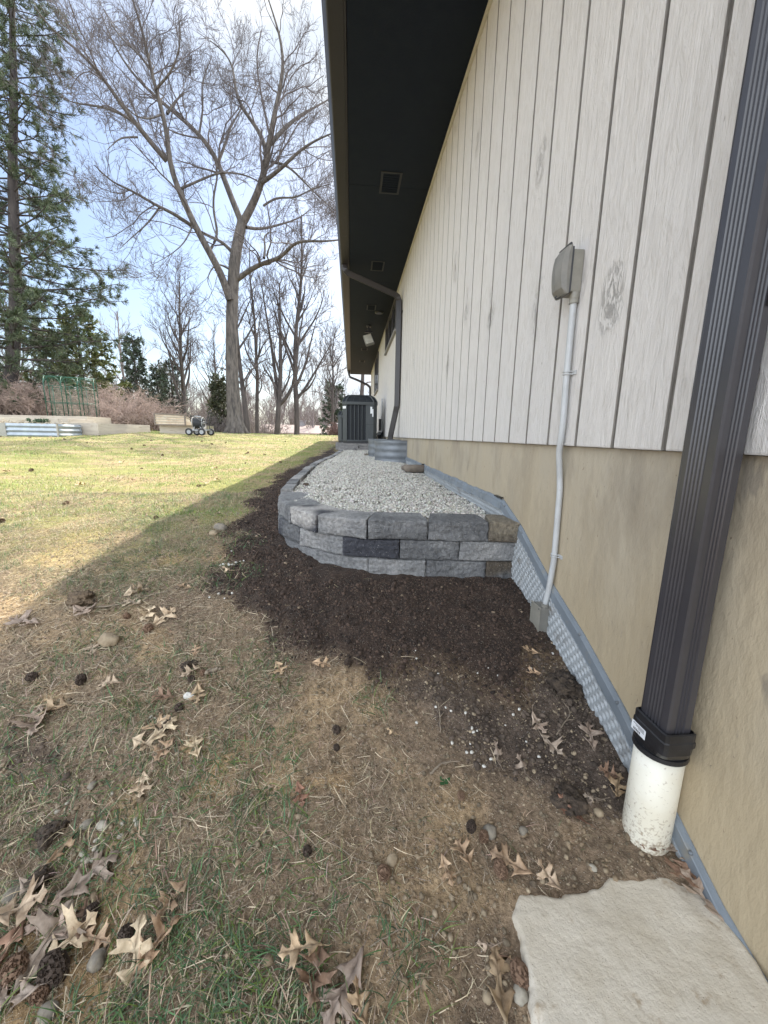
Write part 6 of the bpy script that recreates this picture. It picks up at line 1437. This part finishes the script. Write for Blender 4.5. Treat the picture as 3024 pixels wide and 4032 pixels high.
bush(150, 1640, 19.5, 3.4, 1.9, 2, 150, 'brown brush between the pine trunk and the trellis', 53)
bush(10, 1640, 19.5, 2.8, 2.2, 2, 100, 'brown brush at the left edge behind the pine trunk', 54)
bush(860, 1700, 22, 2.4, 1.1, 1.5, 90, 'low grey brown brush behind the hose cart', 56, M['twig'])
bush(1000, 1706, 30, 5, 1.6, 3, 90, 'grey brown brush right of the tallest trunk', 57, M['twig_far'], sc=1.6)
bush(1332, 1712, 24, 1.1, .9, 1.0, 90, 'small round purplish shrub next to the rear air conditioner', 58, mat('purple_shrub', (.14, .085, .075), .9), 'shrub')

# ------------------------------------------------------------------ distant house
hz = -2.6; dh = empty('distant_house', (-5, 47, hz), 'low ranch house with a pale pink roof beyond the crest of the lawn', 'house')
A_ = at(1020, 1672, Y=47); B_ = at(1450, 1683, Y=47); er = at(1020, 1702, Y=45); xL, xR = A_[0], B_[0]; zr = A_[2]+.1; ze = er[2]
mb = MB(); mb.add([(xL, 45, ze), (xR, 45, ze), (xR, 49, zr), (xL, 49, zr), (xL, 53, ze), (xR, 53, ze), (xL, 45, ze-.08), (xR, 45, ze-.08), (xL, 53, ze-.08), (xR, 53, ze-.08)], [(0, 1, 2, 3), (3, 2, 5, 4), (6, 7, 1, 0), (0, 3, 4, 8, 6), (1, 7, 9, 5, 2), (6, 8, 9, 7)])
rf = mb.make('roof', M['pink_roof'], dh)
off0(MB().box((-6.3, 48.6, zr-.4), (-5.5, 49.3, zr+.45)).box((-6.35, 48.55, zr+.45), (-5.45, 49.35, zr+.52)).make('chimney', M['grey_roof'], rf))
MB().box((xL+.3, 45.5, hz), (xR-.3, 52.5, ze-.01)).make('wall', M['tan_siding'], dh)
MB().box((xL+7.6, 45.46, hz), (xL+9.8, 45.495, ze-.02)).make('brick_panel', M['brick'], dh)
for x0, w_ in ((xL+3.5, 1.0), (xL+4.8, 1.2), (xL+6.4, 1.2), (xL+10.0, 1.6), (xL+12.6, 1.1)):
    f_ = MB().box((x0, 45.40, ze-1.2), (x0+w_, 45.455, ze-.12)).make('window', M['white'], dh); off0(MB().box((x0+.1, 45.38, ze-1.1), (x0+w_-.1, 45.398, ze-.24)).make('pane', M['glass'], f_))
dh2 = empty('distant_house', (-3, 62, -3), 'grey roofed house showing behind the ridge of the pink roofed one', 'house')
MB().add([(-3.4, 60, 1.2), (3.5, 60, 1.2), (3.5, 64, 2.2), (-3.4, 64, 2.2), (-3.4, 60, -3), (3.5, 60, -3), (3.5, 64, -3), (-3.4, 64, -3)], [(0, 1, 2, 3), (4, 5, 1, 0), (5, 6, 2, 1), (4, 0, 3, 7)]).make('roof', M['grey_roof'], dh2)

# ------------------------------------------------------------------ garden beds
def bedbox(c0, d1, L1, L2, z0, z1, label, m_, t=.05, cat='raised bed', name='raised_bed', fill=True, dz=(0, 0)):
    c0 = np.array(c0, float); d1 = np.array(d1, float)/np.linalg.norm(d1); d2 = np.array((-d1[1], d1[0])); o = empty(name, (c0[0], c0[1], z0), label, cat, 'raised garden beds')
    q = lambda a, b: tuple(c0+d1*a+d2*b)
    def wall(a0, b0, a1, b1, nm, mm):
        m__ = MB(); V = [(*q(a, b), z) for z in (z0, z1) for a, b in ((a0, b0), (a1, b0), (a1, b1), (a0, b1))]; m__.add(V, [(0, 1, 2, 3), (4, 5, 6, 7), (0, 1, 5, 4), (1, 2, 6, 5), (2, 3, 7, 6), (3, 0, 4, 7)]); m__.make(nm, mm, o, bevel=.006)
    mm = m_ if isinstance(m_, tuple) else (m_, m_)
    wall(0, 0, L1, t, 'front_board', mm[0]); wall(0, L2-t, L1, L2, 'rear_board', mm[0]); wall(0, t+.001, t, L2-t-.001, 'side_board', mm[1]); wall(L1-t, t+.001, L1, L2-t-.001, 'side_board', mm[1])
    if fill:
        s_ = MB(); V = [(*q(a, b), z1-.05+.03*((i*7) % 3-1)) for i, (a, b) in enumerate(((t, t), (L1-t, t), (L1-t, L2-t), (t, L2-t)))]; s_.add(V, [(0, 1, 2, 3)]); s_.make('soil', M['soil_in'], o)
    return o
bedbox((-7.75, 13.0), (.153, .988), 2.45, 1.5, -.30, .215, 'pale boarded raised bed whose corner points at the lawn', M['tan_wall'])
bedbox((-6.72, 14.7), (1, .10), 1.55, 1.1, -.20, .235, 'raised bed with a dark greenish end board under the cold frame', (M['tan_wall'], M['green_wall']))
bedbox((-15.5, 16.4), (1, -.09), 5.7, 1.3, -.1, .50, 'long bed behind the green trellis at the back', M['tan_wall'])
bedbox((-13.6, 14.3), (1, -.05), 4.3, 1.2, -.2, .36, 'low wide boarded bed between the metal bed and the trellis', M['tan_wall'])
mbd = empty('metal_raised_bed', (-9.6, 12.0, -.25), 'corrugated silver metal raised bed at the left edge of the lawn', 'raised bed', 'raised garden beds')
x0, x1, y0, y1, z0, z1 = -12.2, -8.24, 12.0, 13.0, -.30, .155
def corr(a, b, nrm):
    V = []; n_ = 48; a = np.array(a); b = np.array(b); nrm = np.array(nrm)
    for i in range(n_+1):
        z = z0+(z1-z0)*i/n_; o_ = .014*math.sin((z-z0)/(z1-z0)*2*math.pi*3.6+1); V += [(*(a+nrm*o_), z), (*(b+nrm*o_), z)]
    return V, [(2*i, 2*i+1, 2*i+3, 2*i+2) for i in range(n_)]
mb = MB(); mb.add(*corr((x0, y0), (-9.78, y0), (0, -1))); mb.add(*corr((-9.60, y0), (x1, y0), (0, -1))); mb.add(*corr((x1, y0), (x1, y1), (1, 0))); mb.add(*corr((x1, y1), (x0, y1), (0, 1))); mb.make('panel', M['galv_bright'], mbd, smooth=True)
MB().box((-9.80, y0-.022, z0), (-9.58, y0-.006, z1)).box((x1-.02, y0-.02, z0), (x1+.02, y0+.02, z1)).make('joint_plate', M['greybox2'], mbd, bevel=.004)
MB().add([(x0, y0, z1-.04), (x1, y0, z1-.04), (x1, y1, z1-.02), (x0, y1, z1-.02)], [(0, 1, 2, 3)]).make('soil', M['soil_in'], mbd)
# dry stalks and herbs in it
r_ = np.random.default_rng(8); T = Tubes(); N = 160; b = np.stack([r_.uniform(-12, -8.4, N), r_.uniform(12.05, 12.9, N), np.full(N, z1-.04)], 1); D = r_.normal(0, 1, (N, 3)); D[:, 2] = np.abs(D[:, 2])*.25; D /= np.linalg.norm(D, axis=1)[:, None]
P = np.stack([b+D*t*.25+np.array((0, 0, .06))*math.sin(t*3.1) for t in np.linspace(0, 1, 5)], 1); T.add(P, np.full((N, 5), .007), 3); tag(T.make('dry_stalks', mat('dry_stalk', (.42, .35, .25), .9), None), 'dry pale stalks lying over the metal raised bed', 'dead plants', kind='stuff')
r_ = np.random.default_rng(9); V0, F0 = tuft_tpl(8, 1, .2, 3, 1.2); n = 60; hp = np.stack([r_.normal(-9.05, .11, n), r_.normal(12.5, .12, n), np.full(n, z1-.02)+r_.uniform(0, .1, n)], 1)
V, F, C = scatter([(V0, F0, hp, randrot(n)*0+np.eye(3), r_.uniform(.05, .10, n), np.array([(.05, .085, .04)])*r_.uniform(.6, 1.4, (n, 1)))]); tag(mk('herb_plant', V, F, M['needles'], col=C), 'small grey green herb growing in the metal raised bed', 'plant')
# cold frame
cfm = empty('cold_frame', (-6.3, 14.6, .235), 'cloudy panelled wooden cold frame lid tilted up on the bed behind the hose cart', 'cold frame')
a = np.array((-6.78, 14.55, .235)); b = np.array((-5.80, 14.62, .235)); up_ = np.array((0, 0, .37)); mb = MB()
for p, q in ((a, b), (a+up_, b+up_-(0, 0, .03)), (a, a+up_), (b, b+up_-(0, 0, .03))): mb.bar(p, q, .04, .045)
c_ = b+np.array((.55, .35, 0)); mb.bar(b+up_-(0, 0, .03), c_, .03, .03); mb.bar(b+up_-(0, 0, .10), c_+(-.06, 0, 0), .02, .02); mb.make('frame', M['wood'], cfm)
mb = MB(); mb.add([a+(0, .01, 0), b+(0, .01, 0), b+up_+(0, .01, -.03), a+up_+(0, .01, 0)], [(0, 1, 2, 3)]); mb.add([b, c_, b+up_-(0, 0, .05)], [(0, 1, 2)]); mb.make('panel', M['poly'], cfm)
mb = MB()
for t in (.28, .52, .75): mb.bar(a+up_*t+(.02, -.01, 0), b+up_*t*.95+(-.02, -.01, 0), .010, .028)
mb.bar(a+up_*.95+(.03, -.02, 0), b+up_*.25+(-.2, -.02, 0), .012, .012); mb.make('slat', mat('panel_slat', (.36, .31, .24), .7), cfm)
# trellis arch tunnel
tr_ = empty('trellis', (-10.6, 16.5, .45), 'dark green tubular arched trellis with netting over the back bed', 'trellis')
A = at(188, 1640, Y=16.2); A2 = at(383, 1648, Y=16.8); zt = at(190, 1478, Y=16.2)[2]; ax = A2-A; ax[2] = 0; n4 = 4; w_ = .75; nrm = np.array((-ax[1], ax[0], 0)); nrm /= np.linalg.norm(nrm); U = ax/np.linalg.norm(ax); Lx = np.linalg.norm(ax)
fr = MB(); wires = MB(); z0_ = .42; zs_ = zt-.35
for i in range(n4):
    p = A+ax*i/(n4-1); p[2] = z0_
    pts = [p, p+(0, 0, zs_-z0_)]; 
    for t in np.linspace(0, math.pi, 12): pts.append(np.array((p[0], p[1], zs_))+nrm*w_/2*(1-math.cos(t))+(0, 0, .38*math.sin(t)))
    pts += [np.array((*(p+nrm*w_)[:2], z0_))]; fr.tube(pts, .016, 6)
    if i < n4-1:
        for k_ in (.28,): 
            q = A+ax*(i+k_)/(n4-1); 
for z in (z0_+.05, (z0_+zs_)/2, zs_):
    for s_ in (0, 1): p = np.array((A[0], A[1], z))+nrm*w_*s_; fr.tube([p, p+ax], .012, 6)
p = np.array((A[0], A[1], zs_+.38))+nrm*w_/2; fr.tube([p, p+ax], .012, 6)
for i in range(n4-1):
    p = A+ax*(i+.5)/(n4-1); p[2] = z0_; fr.tube([p, (p[0], p[1], zs_)], .010, 6)
    # small arches across each bay front
    pts = [np.array((*(A+ax*i/(n4-1))[:2], zs_))+ax/(n4-1)*(1-math.cos(t))/2+(0, 0, .34*math.sin(t)) for t in np.linspace(0, math.pi, 12)]; fr.tube(pts, .011, 6)
fr.make('tube_frame', M['green_metal'], tr_, smooth=True)
for i in range(0, 26): p = A+ax*i/25; wires.tube([(p[0]+nrm[0]*w_, p[1]+nrm[1]*w_, z0_), (p[0]+nrm[0]*w_, p[1]+nrm[1]*w_, zs_)], .0035, 3)
for j in range(0, 18):
    z = z0_+(zs_-z0_)*j/17; p = np.array((A[0], A[1], z))+nrm*w_; wires.tube([p, p+ax], .0035, 3)
for j in range(10):
    t = math.pi*(j+.5)/10; p = np.array((A[0], A[1], zs_))+nrm*w_/2*(1-math.cos(t))+(0, 0, .38*math.sin(t)); wires.tube([p, p+ax], .0035, 3)
wires.make('netting', mat('green_netting', (.02, .12, .07), .6), tr_)
# hose reel cart
hc = empty('hose_cart', (-5.5, 15.0, 0), 'four wheeled hose reel cart with a coiled grey hose and an upright handle', 'hose cart')
gC = float(G(-5.5, 15.0)); 
for i, (x, y) in enumerate(((-5.80, 14.85), (-5.30, 14.75), (-5.68, 15.30), (-5.13, 15.22))):
    wl = MB(); r0_ = .135; wl.lathe([(.075, -.035), (.12, -.042), (.135, -.025), (.135, .025), (.12, .042), (.075, .035)], (x, y, gC+r0_), 20, axis='y'); w0 = wl.make('wheel', M['tyre'], hc, smooth=True)
    off0(MB().lathe([(0, -.038), (.03, -.036), (.035, -.02), (.07, -.022), (.078, -.034), (.078, .034), (.07, .022), (0, .03)], (x, y, gC+r0_), 16, axis='y').make('hub', M['grey_paint'], w0))
fm = MB(); zf = gC+.20
for y in (14.88, 15.18): fm.bar((-5.82, y, zf), (-5.15, y, zf), .035, .035)
for x in (-5.82, -5.48, -5.15): fm.bar((x, 14.88, zf+.001), (x, 15.18, zf+.001), .033, .033)
for y in (14.90, 15.16): fm.bar((-5.66, y, zf), (-5.52, y, zf+.33), .028); fm.bar((-5.34, y, zf), (-5.48, y, zf+.33), .028)
fm.box((-5.38, 14.90, zf+.02), (-5.12, 15.16, zf+.035)); fm.make('frame', M['grey_paint'], hc)
hd = MB(); hd.tube(smooth_path([(-5.16, 14.90, zf), (-5.14, 14.90, zf+.35), (-5.07, 14.90, zf+.62), (-4.98, 14.90, zf+.74), (-4.96, 15.03, zf+.76), (-4.98, 15.16, zf+.74), (-5.07, 15.16, zf+.62), (-5.14, 15.16, zf+.35), (-5.16, 15.16, zf)], 40), .016, 8); hd.tube([(-5.06, 14.90, zf+.58), (-5.06, 15.16, zf+.58)], .016, 6); hd.make('handle', M['black'], hc, smooth=True)
hs = MB()
for ly, rr in ((0, .195), (1, .165)):
    for k_ in range(10-ly):
        x = -5.64+.016*ly+k_*.032; hs.tube([(x, 15.03+rr*math.cos(a), zf+.27+rr*math.sin(a)) for a in np.linspace(0, 6.283, 22, endpoint=False)], .0155, 6, closed=True)
hs.tube(smooth_path([(-5.72, 14.89, zf+.30), (-5.74, 14.86, zf+.50), (-5.60, 14.82, zf+.53), (-5.42, 14.80, zf+.38), (-5.25, 14.85, zf+.28), (-5.10, 14.88, zf+.27)], 20), .016, 6); hs.make('hose', M['hose'], hc, smooth=True)
rs = MB(); rs.tube([(-5.70, 15.03, zf+.27), (-5.28, 15.03, zf+.27)], .05, 10)
for x in (-5.675, -5.315):
    rs.tube([(x, 15.03+.20*math.cos(a), zf+.27+.20*math.sin(a)) for a in np.linspace(0, 6.283, 24, endpoint=False)], .012, 6, closed=True)
    for a in (0, 1.57, 3.14, 4.71): rs.tube([(x, 15.03, zf+.27), (x, 15.03+.20*math.cos(a), zf+.27+.20*math.sin(a))], .009, 5)
rs.tube(smooth_path([(-5.62, 14.95, zf+.49), (-5.55, 14.93, zf+.52), (-5.45, 14.93, zf+.50), (-5.36, 14.95, zf+.49)], 10), .02, 6); rs.make('reel', M['grey_paint'], hc, smooth=True)
_g = float(G(-5.2, 14.2))-gC; hc.location = (-5.21, 14.2, hc.location[2]+_g+.02); hc.scale = (.9, .9, .9)
print('objects', len(bpy.data.objects), 'verts', sum(len(m.vertices) for m in bpy.data.meshes))
